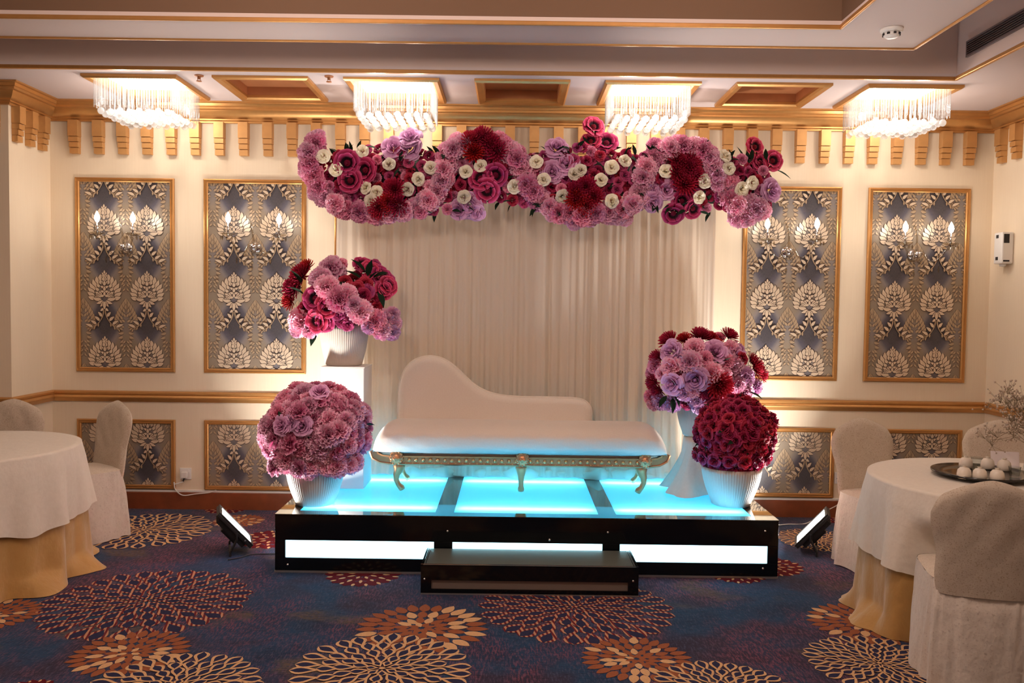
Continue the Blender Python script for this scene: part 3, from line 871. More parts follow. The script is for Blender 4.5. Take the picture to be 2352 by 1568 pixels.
MB().box(X0, X1, Y0, Y1, Z1 - .006, Z1).build('glass_top', clear_glass('step_glass', (.90, .96, .96, 1), .05, .06), sp)
eg = MB()
for k in range(3):
    for (xa, sgn) in ((X0, 1), (X1, -1)):
        x = xa + sgn * (.003 + .011 * k); eg.box(min(x, x + sgn * .003), max(x, x + sgn * .003), Y0 + .004, Y1 - .004, Z1, Z1 + .002)
eg.box(X0, X1, Y0 - .001, Y0 + .004, Z1, Z1 + .002)
eg.build('edge_strip', M['chrome'], sp)
for (px, py) in [(975, 1329), (1454, 1334)]:
    p = at(px, py, Y=Y0); MB().ball((p.x, Y0 - .001, p.z), .007, 8, 6).build('screw_cap', M['chrome'], sp, True)

# ------------------------------------------------------------------ sofa
YS = 5.60
sf = thing('chaise_sofa', 'cream velvet chaise sofa with a curved back and gilt carved legs on the lit stage', 'sofa', (.05, YS + .3, SZ))
xa, xb = at(858, 1040, Y=YS).x, at(1530, 1040, Y=YS).x
zr = at(1200, 1057, Y=YS).z
# cushion: long roll; each cross-section in the YZ plane is a rounded block, the ends curl under
zt, zb, yf, yb = .800, zr + .016, YS - .070, YS + .50
def cush(u, v):
    s = -1 + 2 * u
    s = math.copysign(1 - (1 - abs(s)) ** 1.6, s)
    L = (xb - xa) / 2
    x = (xa + xb) / 2 + s * L
    dend = (1 - abs(s)) * L
    RC = .16
    k = max(0.0, 1 - (1 - min(1, dend / RC)) ** 2.5) ** .4
    a = 2 * PI * v
    ce, se = cos(a), sin(a)
    n = 2.6
    rx = math.copysign(abs(ce) ** (2 / n), ce); rz = math.copysign(abs(se) ** (2 / n), se)
    ym = (yf + yb) / 2; hy = (yb - yf) / 2 * (.86 + .14 * k)
    hz = (zt - zb) / 2 * max(.02, k); zc = zb + hz + .030 * (1 - k)
    wr = .0022 * sin(40 * x + 3 * sin(9 * a)) * max(0, -rx)
    return (x, ym + rx * hy - wr, zc + rz * hz)
c = MB().grid(cush, 96, 48)
c.build('seat_cushion', M['sofa'], sf, True)
# curved back
prof = [(912, 958), (912, 925), (915, 888), (926, 853), (945, 831), (968, 821), (992, 819), (1016, 825), (1038, 838), (1060, 858), (1085, 881), (1112, 898), (1145, 908), (1190, 913), (1250, 914), (1318, 916), (1342, 921), (1356, 933), (1360, 946), (1360, 958)]
YK = 6.00
pw = [at(x, y, Y=YK) for x, y in prof]
pts = [(p.x, p.z) for p in pw]
def smooth_poly(P, k=4):
    out = []
    for i in range(len(P) - 1):
        p0, p1, p2, p3 = P[max(0, i - 1)], P[i], P[i + 1], P[min(len(P) - 1, i + 2)]
        for j in range(k):
            t = j / k
            out.append(tuple(.5 * (2 * p1[d] + (p2[d] - p0[d]) * t + (2 * p0[d] - 5 * p1[d] + 4 * p2[d] - p3[d]) * t * t + (3 * p1[d] - p0[d] - 3 * p2[d] + p3[d]) * t ** 3) for d in (0, 1)))
    out.append(P[-1]); return out
pts = smooth_poly(pts, 4)
zbk = .60
pts = [(pts[0][0], zbk)] + pts + [(pts[-1][0], zbk)]
NB = len(pts)
bk = MB()
def inset(i, d):
    x, z = pts[i]
    a, b = pts[max(0, i - 1)], pts[min(NB - 1, i + 1)]
    tx, tz = b[0] - a[0], b[1] - a[1]; l = math.hypot(tx, tz) or 1
    return (x + tz / l * d, z - tx / l * d)
layers = [(.0, .060), (.006, .030), (.016, .014), (.030, .005), (.046, .0)]
rows = []
for (d, y) in layers: rows.append([(inset(i, d)[0], YK + y, max(zbk, inset(i, d)[1])) for i in range(NB)])
vs = [p for r in rows for p in r] ; fs = []
for r in range(len(rows) - 1):
    for i in range(NB - 1): fs.append((r * NB + i, r * NB + i + 1, (r + 1) * NB + i + 1, (r + 1) * NB + i))
off = (len(rows) - 1) * NB
nb = len(vs)
last = rows[-1]
vs += [(last[i][0], YK - .002, zbk) for i in range(NB)]
for i in range(NB - 1):
    if abs(last[i][0] - last[i + 1][0]) > 1e-3: fs.append((off + i, off + i + 1, nb + i + 1, nb + i))
n2 = len(vs)
vs += [(p[0], YK + .085, p[2]) for p in rows[0]] + [(p[0], YK + .085, zbk) for p in rows[0]]
for i in range(NB - 1):
    fs.append((n2 + i, n2 + i + 1, i + 1, i)); fs.append((n2 + NB + i, n2 + NB + i + 1, n2 + i + 1, n2 + i))
bk.add(vs, fs); bk.build('backrest', M['sofa'], sf, angle=60)
MB().tube([(p[0], YK + .058, p[1]) for p in pts], .007, 6).build('piping', M['sofa'], sf, True)
# seat deck and gilt rail
MB().box(xa + .12, xb - .12, YS + .03, YK + .09, zr - .02, zb + .02).build('seat_deck', M['sofa'], sf)
P = [(xa + .0, zr + .055), (xa + .012, zr + .02), (xa + .05, zr - .0), (xa + .11, zr - .008), (xa + .16, zr - .008)]
P += [(xb - .16, zr - .008), (xb - .11, zr - .008), (xb - .05, zr), (xb - .012, zr + .02), (xb, zr + .055)]
rl = MB()
vs = []
for i, (x, z) in enumerate(P):
    a, b = P[max(0, i - 1)], P[min(len(P) - 1, i + 1)]
    tx, tz = b[0] - a[0], b[1] - a[1]; l = math.hypot(tx, tz); nx, nz = -tz / l, tx / l
    for (d, y) in ((-.032, .03), (-.032, -.008), (-.022, -.016), (-.020, -.006), (.018, -.006), (.022, -.016), (.030, -.008), (.030, .03)):
        vs.append((x + nx * d, YS + y, z + nz * d))
fs = [(i * 8 + k, i * 8 + k2, (i + 1) * 8 + k2, (i + 1) * 8 + k) for i in range(len(P) - 1) for k, k2 in [(q, (q + 1) % 8) for q in range(8)]]
fs += [tuple(range(8)), tuple((len(P) - 1) * 8 + 7 - k for k in range(8))]
rl.add(vs, fs).build('gilt_rail', M['sofagold'], sf, angle=35)
bd = MB()
for k in range(34):
    x = xa + .19 + (xb - xa - .38) * k / 33
    bd.ball((x, YS - .008, zr - .006), .013, 8, 6)
    if k < 33: bd.ball((x + (xb - xa - .38) / 66, YS - .006, zr - .026), .007, 6, 4)
tag(bd.build('bead_trim', M['sofabead'], sf, True), kind='stuff')
for px in (911, 1200, 1481):
    x = at(px, 1056, Y=YS).x
    m = MB(); z = zr + .008
    for (r, d, nn) in ((.048, .018, 16),):
        prof_ = [(.0005, -.030), (.018, -.028), (.024, -.020), (.032, -.024), (.040, -.020), (.047, -.010), (.047, .02)]
        b = MB().lathe(prof_, 20, (0, 0, 0), 0, lambda a, zz: 1 + .05 * cos(10 * a), caps=False)
        m.add([(x + p[0], YS + p[2], z + p[1] * 1.08) for p in b.v], b.f)
    for k in range(12):
        a = 2 * PI * k / 12; m.ball((x + .040 * cos(a), YS - .020, z + .043 * sin(a)), .0075, 6, 4)
    for k in range(5):
        a = PI / 2 + (k - 2) * .5; m.tube([(x, YS - .027, z - .018), (x + .024 * cos(a), YS - .031, z - .010 + .024 * sin(a))], [.004, .007], 6)
    m.build('carved_medallion', M['sofagold'], sf, True)
def sofa_leg(x, y, side, rear=False):
    prf = [(.0, .0, .036), (.0, -.035, .040), (side * .004, -.065, .032), (side * .016, -.10, .022), (side * .016, -.14, .018), (side * .002, -.175, .017), (-side * .016, -.198, .022), (-side * .022, -.214, .020)]
    z0 = zr - .026; H = z0 - SZ - .010
    k = H / .214
    m = MB().tube([(x + a, y - .010 * (1 - abs(2 * i / 7 - 1)), z0 + b * k) for i, (a, b, r) in enumerate(prf)], [r * (.8 if rear else 1) for (_, _, r) in prf], 12)
    m.build('leg', M['sofagold'], sf, True)
xl, xm, xr_ = at(915, 1100, Y=YS).x, at(1197, 1100, Y=YS).x, at(1474, 1100, Y=YS).x
sofa_leg(xl, YS + .03, -1); sofa_leg(xm, YS + .03, .001); sofa_leg(xr_, YS + .03, 1)
sofa_leg(xl, YS + .36, -1, True); sofa_leg(xr_ + .01, YS + .36, 1, True)

# ------------------------------------------------------------------ plinths
pl = thing('plinth', 'tall white square plinth on the left of the stage', 'plinth', (-1.14, 5.82, SZ))
MB().box(-1.275, -.985, 5.66, 5.97, SZ, 1.165).build('plinth_body', M['plinth'], pl, bevel=.004)
MB().box(-1.277, -.983, 5.658, 5.972, 1.165, 1.172).build('plinth_top', M['plinth'], pl)
pr = thing('plinth', 'low plinth covered in draped white cloth on the right of the stage', 'plinth', (1.40, 5.80, SZ))
zt2 = at(1575, 1012, Y=5.66).z
MB().box(1.22, 1.52, 5.66, 5.96, SZ, zt2 - .01).build('plinth_body', M['plinth'], pr)
def drape(u, v):
    a = 2 * PI * u
    d = max(0.0, v - .25) / .75
    k = min(1, v / .25)
    sx, sy = cos(a), sin(a)
    sq = 1 / max(abs(sx), abs(sy)) if k > 0 else 1
    r = .158 * k * (sq * .75 + .25 * 1.1) + d * (.10 + .06 * sin(5 * a + 1) + .035 * sin(11 * a)) * (d ** .6) * (1 if sy < .2 else .05) + (.05 if sx < -.2 else 0) * d
    return (1.37 + r * sx, 5.81 + r * sy, zt2 - (zt2 - SZ - .006) * (d ** .9) + .004 - .003 * (d > 0) + .008 * sin(9 * a + 2) * d * (1 - d))
MB().grid(drape, 72, 22, wrap=True).build('white_drape', M['whitecloth'], pr, True)

# ------------------------------------------------------------------ flowers (unit radius, facing +Z)
def carnation(seed, mat, name):
    r = random.Random(seed); mb = MB()
    for (tilt, n, L) in [(5, 4, .66), (14, 5, .72), (26, 6, .78), (40, 7, .84), (58, 9, .92), (76, 10, .98), (96, 10, .98)]:
        for i in range(n):
            az = 2 * PI * (i + r.random() * .6) / n; ti = rad(tilt + r.uniform(-8, 8))
            d = Vector((sin(ti) * cos(az), sin(ti) * sin(az), cos(ti)))
            sd = Vector((-sin(az), cos(az), 0)); nm = d.cross(sd)
            l = L * r.uniform(.92, 1.06); w = .30 + .12 * r.random() + (.06 if tilt < 30 else 0); ph = r.random() * 6
            def fn(u, v, d=d, sd=sd, nm=nm, l=l, w=w, ph=ph):
                s = -1 + 2 * u
                ww = w * (.25 + .75 * v ** .7)
                ruff = .085 * v * v * sin(s * 7.5 + ph) + .05 * v * v * sin(s * 15 + 2 * ph)
                ll = l * v * (1 - .10 * s * s) + .05 * v * (1 if int(round(u * 6)) % 2 else -1) * (v > .9)
                return Vector((0, 0, -.30)) + d * ll + sd * (ww * s) + nm * (ruff - .12 * v * s * s)
            mb.grid(fn, 6, 3, tint=lambda u, v: (.50 if tilt < 45 else .25) + (.50 if tilt < 45 else .75) * v)  # inner petals tinted lighter to offset the shade between them
    return mb.mesh(name, [mat], True)

def cup_petal(mb, az, r0, r1, h, half, z0, curl, rg, nu=4, nv=4, wav=0.0, tb=0.0):
    ph = rg.random() * 6
    def fn(u, v):
        s = -1 + 2 * u
        a = az + s * half * (.45 + .55 * v ** .6) * (1 - .12 * v ** 4)
        rr_ = r0 + (r1 - r0) * (v ** .75) + curl * max(0, v - .6) / .4 * (1 - .4 * s * s)
        z = z0 + h * v - .18 * h * v * s * s - curl * .55 * max(0, v - .75) / .25
        z += wav * v * v * sin(4 * s + ph)
        return Vector((rr_ * cos(a), rr_ * sin(a), z))
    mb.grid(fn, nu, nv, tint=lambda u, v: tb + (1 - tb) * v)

def rose(seed, mat, name, wide=1.0):
    r = random.Random(seed); mb = MB()
    mb.ball((0, 0, .22), .13, 8, 6, 0, 1.3)
    for (r0, r1, h, n, half, curl) in [(.06, .15, .76, 2, 1.3, -.03), (.10, .25, .74, 3, 1.0, .02), (.16, .38, .70, 3, 1.0, .07), (.22, .54, .60, 4, .78, .14), (.28, .70, .48, 5, .66, .20), (.30, .82, .32, 5, .66, .20), (.30, .92, .12, 5, .60, .10)]:
        o = r.random() * 6
        for i in range(n): cup_petal(mb, o + 2 * PI * i / n + r.uniform(-.22, .22), r0, r1 * wide * r.uniform(.92, 1.08), h * r.uniform(.86, 1.12), half, -.32, curl * r.uniform(.6, 1.5), r, 5, 5, wav=.07, tb=.05)
    return mb.mesh(name, [mat], True)

def peony(seed, mat, mat2, name):
    r = random.Random(seed); mb = MB()
    for (r0, r1, h, n, half, curl) in [(.18, .62, .46, 5, .70, .10), (.24, .86, .34, 5, .66, .18), (.24, 1.0, .12, 6, .56, .08)]:
        o = r.random() * 6
        for i in range(n): cup_petal(mb, o + 2 * PI * i / n + r.uniform(-.12, .12), r0, r1, h, half, -.25, curl, r, 6, 5, .07, 0.0)
    mb.ball((0, 0, -.2), .27, 10, 6, 1, .4)
    for i in range(22):
        a = i * 2.4; q = .03 * math.sqrt(i) + .02
        mb.ball((q * cos(a), q * sin(a), -.10 + .12 * (1 - q / .2)), .05, 5, 4, 1)
    return mb.mesh(name, [mat, mat2], True)

def chrysanthemum(seed, mat, name):
    r = random.Random(seed); mb = MB()
    N = 95
    for i in range(N):
        z = 1 - 1.25 * (i + .5) / N; a = i * 2.39996
        q = math.sqrt(max(0, 1 - z * z)); d = Vector((q * cos(a), q * sin(a), z)).normalized()
        sd = d.cross(Vector((0, 0, 1))); sd = sd.normalized() if sd.length > 1e-3 else Vector((1, 0, 0))
        up = sd.cross(d); l = (.70 + .30 * q) * r.uniform(.9, 1.06); cu = .24 * (.3 + q)
        def fn(u, v, d=d, sd=sd, up=up, l=l, cu=cu):
            s = -1 + 2 * u
            return Vector((0, 0, -.22)) + d * (l * v) + sd * (.085 * s * (.5 + .9 * v - .75 * v ** 4)) + up * (cu * v * v + .05 * s * s * v)
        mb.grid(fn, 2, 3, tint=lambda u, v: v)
    return mb.mesh(name, [mat], True)

def leaf_mesh():
    mb = MB()
    def fn(u, v):
        s = -1 + 2 * u
        return Vector((.30 * s * sin(PI * (v ** .8)) , v * 1.6 - .1, .10 * abs(s) * sin(PI * v) - .25 * v * v))
    mb.grid(fn, 2, 5); return mb.mesh('leaf', [M['leaf']], True)

K = {}
K['pink'] = [carnation(s, P_PINK, 'pink_carnation') for s in range(4)] + [carnation(9, P_ROSE, 'pink_carnation')]
K['rosepink'] = [carnation(s + 20, P_ROSE, 'pink_carnation') for s in range(2)]
K['dusk'] = [rose(s, P_DUSK, 'dusty_rose') for s in range(3)]
K['crimson'] = [rose(s + 5, P_CRIM, 'crimson_rose') for s in range(4)]
K['cream'] = [rose(s + 11, P_CREAM, 'cream_rose') for s in range(2)]
K['lav'] = [rose(s + 15, P_LAV, 'lavender_rose', 1.12) for s in range(3)]
K['lavc'] = [carnation(s + 40, P_LAV, 'lavender_carnation') for s in range(2)]
K['peony'] = [peony(s, P_MAG, P_CRIM, 'magenta_peony') for s in range(3)]
K['chry'] = [chrysanthemum(s, P_CHRY, 'dark_red_chrysanthemum') for s in range(2)]
LEAF = leaf_mesh()
rf = random.Random(21)
def flower(kind, parent, base, pos, direction, r):
    me = rf.choice(K[kind])
    q = Vector(direction).normalized().to_track_quat('Z', 'Y') @ Quaternion((0, 0, 1), rf.uniform(0, 6.28))
    s = r * rf.uniform(.93, 1.07)
    return inst(me, me.name.split('.')[0], parent, Vector(pos) - base, q, (s, s, s * rf.uniform(.9, 1.05)))
def leaf(parent, base, pos, direction, L):
    q = Vector(direction).normalized().to_track_quat('Y', 'Z') @ Quaternion((0, 1, 0), rf.uniform(-.8, .8))
    return inst(LEAF, 'leaf', parent, Vector(pos) - base, q, L / 1.6)

def pot(parent, c, rt, rb, h, name='ribbed_pot'):
    prof = [(rb * .90, 0), (rb, .006), (rb * 1.02, h * .10)]
    for k in range(1, 9):
        t = k / 8; prof.append((rb * 1.02 + (rt - rb * 1.02) * (1 - (1 - t) ** 1.7), h * (.10 + .90 * t)))
    prof += [(rt * .96, h * 1.0), (rt * .93, h * .93), (.001, h * .92)]
    return MB().lathe(prof, 420, c, 0, lambda a, z: 1 + (.013 * abs(sin(35 * a)) if z > .012 else 0), caps=False).build(name, M['pot'], parent, True)

def arrangement(label, base, pot_dims, group):
    t = thing('flower_pot', label, 'flower arrangement', base, 0, group)
    pot(t, base, *pot_dims)
    return t
G = 'flower arrangements in white ribbed pots'
mpp = lambda Y: Y / FPX

# pink ball, left front
Y = 5.24
c = at(727, 985, Y=Y); bp = at(724, 1160, Y=Y); bp.z = SZ + .001
h = at(700, 1072, Y=Y).z - bp.z
t = arrangement('white ribbed pot with a large round ball of pink carnations, front left of the stage', bp, (.176, .120, h), G)
R3 = Vector((.330, .295, .275))
fb = MB(); fb.ball(c, .235, 20, 12, 0, .84); fb.build('foam_ball', M['foam'], t, True)
N = 165
for i in range(N):
    z = 1 - 1.62 * (i + .5) / N; a = i * 2.39996; q = math.sqrt(1 - z * z)
    d = Vector((q * cos(a), q * sin(a), z))
    if d.y > .62: continue
    k = rf.uniform(-.065, .004)
    p = Vector((c.x + d.x * (R3.x + k), c.y + d.y * (R3.y + k), c.z + d.z * (R3.z + k + .012)))
    tilt = Vector((rf.uniform(-.35, .35), rf.uniform(-.35, .35), rf.uniform(-.2, .45)))
    flower('pink' if rf.random() < .8 else 'rosepink', t, bp, p, d + tilt, rf.uniform(.056, .088))
for i in range(34):
    a = 2 * PI * i / 34 + rf.uniform(-.1, .1); q = rf.uniform(.19, .285)
    flower('pink', t, bp, (bp.x + q * cos(a), bp.y + (q - .02) * sin(a), bp.z + h + rf.uniform(.012, .075)), (cos(a) + rf.uniform(-.4, .4), sin(a) + rf.uniform(-.4, .4), rf.uniform(-.3, .5)), rf.uniform(.050, .078))
for (px, py) in [(640, 945), (843, 975), (700, 1010)]:
    p = at(px, py, Y=Y - .25); leaf(t, bp, p, (rf.uniform(-1, 1), -.4, rf.uniform(-1, 1)), .07)
for (px, py, r) in [(645, 977, .055), (693, 978, .062), (667, 970, .045), (735, 897, .055)]:
    p = at(px, py, Y=Y - .285 + (.12 if py < 920 else 0)); flower('lav', t, bp, p, (p - c) + Vector((0, -.05, 0)), r)

# loose pink and magenta arrangement on the plinth, left back
Y = 5.83
bp = at(790, 846, Y=Y); bp.z = 1.173
h = at(790, 745, Y=Y).z - bp.z
t = arrangement('white ribbed pot with trailing pink carnations and magenta blooms on the tall plinth', bp, (.168, .125, h), G)
c = at(785, 700, Y=Y)
fb = MB(); fb.ball((c.x, c.y, c.z), .20, 16, 10, 0, .95); fb.build('foam_ball', M['foam'], t, True)
def put(kind, px, py, r, dy, lean=1.0):
    p = at(px, py, Y=Y + dy)
    d = Vector((p.x - c.x, (p.y - c.y) * 1.0 - .36, p.z - c.z + .03))
    return flower(kind, t, bp, p, d, r)
for (k, px, py, r, dy) in [
    ('pink', 757, 610, .085, -.06), ('pink', 733, 637, .085, -.16), ('pink', 748, 657, .095, -.22), ('pink', 778, 687, .10, -.26), ('pink', 795, 676, .08, -.24), ('pink', 828, 716, .09, -.24), ('pink', 812, 700, .07, -.26),
    ('pink', 772, 622, .075, -.02), ('rosepink', 782, 603, .05, .05), ('pink', 762, 590 + 8, .06, .04),
    ('pink', 862, 740, .09, -.18), ('pink', 890, 738, .09, -.10), ('pink', 908, 745, .06, -.08), ('lavc', 903, 765, .065, -.10), ('pink', 880, 760, .075, -.15), ('pink', 905, 722, .06, -.08), ('lavc', 848, 752, .055, -.2),
    ('chry', 688, 632, .085, -.02), ('chry', 672, 660, .085, .0), ('chry', 664, 690, .07, .0), ('chry', 703, 612, .065, .02), ('chry', 682, 660, .06, .08),
    ('peony', 722, 685, .085, -.20), ('peony', 750, 702, .085, -.22), ('peony', 727, 737, .08, -.20), ('peony', 700, 715, .07, -.12), ('peony', 745, 740, .07, -.2), ('dusk', 783, 740, .045, -.2), ('dusk', 798, 745, .05, -.2), ('dusk', 775, 722, .045, -.22), ('dusk', 800, 728, .045, -.2),
    ('pink', 685, 742, .10, -.10), ('pink', 706, 757, .075, -.12), ('pink', 676, 760, .06, -.06), ('pink', 705, 735, .06, -.10),
    ('crimson', 822, 661, .055, -.16), ('crimson', 840, 650, .055, -.12), ('crimson', 858, 690, .06, -.10), ('crimson', 865, 706, .055, -.10), ('crimson', 835, 678, .055, -.18), ('crimson', 792, 646, .05, -.1), ('crimson', 812, 640, .05, -.05), ('crimson', 800, 660, .045, -.15), ('crimson', 776, 650, .05, -.06), ('dusk', 845, 668, .05, -.14),
    ('peony', 833, 605, .07, .0), ('peony', 852, 618, .07, -.02), ('peony', 878, 632, .08, .0), ('peony', 893, 655, .075, -.02), ('peony', 882, 665, .065, -.05), ('chry', 822, 632, .04, -.02), ('dusk', 862, 605, .05, .06), ('dusk', 898, 640, .045, .05)]:
    put(k, px, py, r, dy)
for (px, py, dx, dz) in [(838, 622, -.6, .7), (850, 640, .3, .3), (862, 650, -.4, -.2), (830, 640, -.7, .5), (870, 670, .3, -.6), (848, 700, .2, -.9), (696, 675, -.4, .3), (692, 650, -.3, .6), (776, 748, .1, -1), (800, 752, .2, -1), (724, 755, -.2, -1), (845, 632, .2, .8), (858, 636, .5, .2), (842, 645, -.2, -.5)]:
    p = at(px, py, Y=Y - .08); leaf(t, bp, p, (dx, -.3, dz), .13)

# mixed dome, right back
Y = 5.87
bp = at(1592, 1010, Y=Y); bp.x = at(1606, 1010, Y=Y).x; bp.z = zt2 + .006
h = at(1600, 930, Y=Y).z - bp.z
t = arrangement('white ribbed pot with a mixed dome of lavender roses and dark red chrysanthemums, back right', bp, (.160, .115, h), G)
c = at(1620, 855, Y=Y)
fb = MB(); fb.ball(c, .25, 18, 12, 0, .80); fb.build('foam_ball', M['foam'], t, True)
for (k, px, py, r, dy) in [
    ('chry', 1535, 782, .075, -.08), ('chry', 1570, 778, .055, -.1), ('chry', 1607, 770, .08, -.06), ('chry', 1632, 775, .055, -.04), ('chry', 1676, 770, .075, -.06),
    ('lav', 1540, 806, .075, -.20), ('pink', 1594, 796, .075, -.22), ('lav', 1643, 807, .085, -.24), ('pink', 1683, 796, .065, -.14), ('lav', 1693, 812, .075, -.16), ('lav', 1700, 800, .055, -.1),
    ('pink', 1538, 842, .075, -.24), ('pink', 1582, 832, .085, -.29), ('lavc', 1560, 820, .06, -.24), ('pink', 1690, 842, .085, -.22), ('rosepink', 1672, 830, .06, -.24), ('rosepink', 1620, 822, .055, -.28),
    ('lav', 1542, 882, .075, -.28), ('lav', 1597, 872, .085, -.32), ('pink', 1635, 858, .085, -.31), ('chry', 1652, 885, .095, -.32), ('lavc', 1718, 866, .075, -.22), ('pink', 1700, 885, .07, -.24), ('lavc', 1742, 890, .06, -.14), ('pink', 1715, 905, .07, -.2),
    ('chry', 1738, 845, .08, -.10), ('chry', 1728, 828, .06, -.08), ('chry', 1752, 862, .055, -.08), ('crimson', 1708, 822, .045, -.2),
    ('chry', 1508, 822, .065, -.12), ('chry', 1500, 880, .07, -.10), ('chry', 1512, 900, .06, -.14), ('rosepink', 1492, 858, .055, -.06), ('pink', 1500, 838, .06, -.12), ('rosepink', 1490, 915, .055, -.08), ('pink', 1516, 858, .05, -.18),
    ('lavc', 1512, 925, .075, -.14), ('lavc', 1540, 930, .065, -.18), ('pink', 1496, 930, .055, -.1), ('lavc', 1600, 920, .075, -.26), ('lavc', 1570, 905, .06, -.28), ('crimson', 1574, 928, .05, -.22), ('lavc', 1605, 940, .055, -.24), ('pink', 1590, 900, .055, -.3), ('crimson', 1625, 905, .06, -.3), ('chry', 1638, 920, .07, -.28), ('pink', 1670, 900, .065, -.28),
    ('crimson', 1640, 940, .06, -.2), ('lavc', 1690, 915, .06, -.2), ('pink', 1668, 860, .05, -.27), ('crimson', 1560, 855, .045, -.27), ('dusk', 1620, 895, .045, -.3), ('rosepink', 1655, 770, .045, .02), ('chry', 1650, 790, .05, -.1)]:
    p = at(px, py, Y=Y + dy); flower(k, t, bp, p, Vector((p.x - c.x, p.y - c.y - .10, p.z - c.z)), r)
for (px, py, dx, dz) in [(1545, 915, 0, -1), (1548, 905, .3, -.6), (1620, 835, .5, .2), (1605, 850, -.4, .5), (1700, 905, .4, -.6), (1720, 900, .6, -.2), (1655, 835, .3, .4), (1578, 855, .2, .5), (1530, 910, -.5, -.5)]:
    p = at(px, py, Y=Y - .22); leaf(t, bp, p, (dx, -.5, dz), .11)

# crimson ball, right front
Y = 5.36
c = at(1688, 992, Y=Y); bp = at(1678, 1163, Y=Y); bp.z = SZ + .001
h = at(1680, 1070, Y=Y).z - bp.z
t = arrangement('white ribbed pot with a tight ball of crimson roses, front right of the stage', bp, (.186, .122, h), G)
fb = MB(); fb.ball(c, .215, 20, 12, 0, .90); fb.build('foam_ball', M['foam'], t, True)
N = 215
for i in range(N):
    z = 1 - 1.68 * (i + .5) / N; a = i * 2.39996; q = math.sqrt(1 - z * z)
    d = Vector((q * cos(a), q * sin(a), z))
    if d.y > .42: continue
    k = rf.uniform(.90, 1.04)
    p = Vector((c.x + d.x * .252 * k, c.y + d.y * .245 * k, c.z + d.z * .222 * k))
    flower('crimson', t, bp, p, d + Vector((rf.uniform(-.3, .3), rf.uniform(-.3, .3), rf.uniform(-.1, .35))), rf.uniform(.040, .054))
    if i % 6 == 0: leaf(t, bp, p - d * .02, Vector((d.x, d.y, d.z)) + Vector((rf.uniform(-.6, .6), rf.uniform(-.6, .6), rf.uniform(-.6, .6))), .075)

for i in range(30):
    a = 2 * PI * i / 30
    flower('crimson', t, bp, (bp.x + (.185 + .05 * (i % 2)) * cos(a), bp.y + (.18 + .05 * (i % 2)) * sin(a), bp.z + h + .022 + .04 * (i % 2)), (cos(a), sin(a), -.25), .044)

# ------------------------------------------------------------------ garland over the curtain
YG = 5.98
gb = at(1240, 430, Y=YG + .04)
gt = thing('flower_garland', 'wide garland of pink carnations, cream roses and red blooms across the curtain top', 'garland', gb)
def gput(kind, px, py, r, dy, d=None):
    p = at(px, py, Y=YG + dy)
    dz = (415 - py) / 90.0; dx = (px - 1245) / 1800
    flower(kind, gt, gb, p, d or (dx + rf.uniform(-.25, .25), -1, .45 * dz + rf.uniform(-.2, .2)), r)
occ = []
def feat(kind, lst, r, dy):
    for q in lst:
        rr2 = q[2] if len(q) > 2 else r
        gput(kind, q[0], q[1], rr2, dy); occ.append((q[0], q[1], rr2 / mpp(YG) * .85))
feat('peony', [(796, 373), (836, 390), (803, 413), (1104, 408), (1138, 402), (1118, 438)], .085, -.20)
feat('peony', [(1365, 288), (1357, 322), (1393, 325)], .078, -.02)
feat('peony', [(1736, 336), (1748, 372), (1777, 368), (1733, 386)], .072, -.02)
feat('peony', [(1567, 462), (1594, 480), (1547, 492)], .075, -.14)
feat('lav', [(937, 336, .095), (903, 337, .075), (942, 312, .075), (1278, 336, .08), (1268, 394, .085), (1298, 374, .085), (1497, 438, .08), (1532, 436, .075), (1500, 464, .075), (1774, 438, .075), (1077, 474, .085), (1053, 482, .065), (1093, 490, .065)], .08, -.15)
feat('lavc', [(1748, 452, .065), (1735, 470, .06)], .06, -.08)
feat('cream', [(742, 358), (771, 388), (893, 375), (988, 384), (960, 411), (934, 434), (864, 441), (838, 430), (850, 462), (832, 345), (1069, 393), (1103, 380), (1182, 428), (1232, 370), (1333, 389), (1320, 399), (1405, 383), (1437, 367), (1381, 412), (1292, 451), (1406, 462), (1668, 356), (1675, 386), (1620, 417), (1706, 434), (1730, 419), (1608, 453), (1530, 392), (1249, 412), (1065, 452)], .047, -.20)
feat('chry', [(905, 434), (893, 466), (912, 472), (870, 478), (1082, 322), (1088, 346), (1126, 330), (1108, 312), (1140, 345), (1560, 366), (1590, 372), (1560, 396), (1594, 398), (1578, 382), (1344, 430), (1326, 460), (1362, 452), (1345, 474), (1325, 440), (1575, 420)], .082, -.19)
band = [(722, 326), (706, 345), (708, 372), (714, 400), (725, 428), (742, 452), (765, 470), (792, 482), (822, 489), (855, 492), (890, 492), (925, 488), (955, 478), (980, 462), (1002, 440), (1012, 412), (1018, 385), (1026, 358), (1042, 338), (1062, 326)]
band2 = [(1150, 330), (1172, 345), (1188, 362), (1196, 385), (1205, 405), (1210, 425), (1226, 440), (1244, 458), (1262, 476), (1285, 488), (1310, 492), (1340, 496), (1370, 492), (1402, 488), (1430, 484), (1456, 472), (1472, 452), (1480, 430), (1478, 405), (1488, 382), (1504, 362), (1522, 345), (1545, 335), (1570, 330), (1596, 332), (1618, 342), (1634, 358), (1645, 378), (1652, 400), (1662, 420), (1672, 440), (1684, 458), (1698, 475), (1700, 500), (1722, 498), (1742, 480), (1722, 470)]
for b in (band, band2):
    for i, (px, py) in enumerate(b):
        gput('pink' if rf.random() < .7 else 'rosepink', px, py, .082, -.17 + rf.uniform(-.03, .03)); occ.append((px, py, 22))
        for _ in range(2):
            qx, qy = px + rf.uniform(-20, 20), py + rf.uniform(-18, 18)
            gput('pink' if rf.random() < .7 else 'rosepink', qx, qy, .062, -.12 + rf.uniform(-.05, .03)); occ.append((qx, qy, 15))
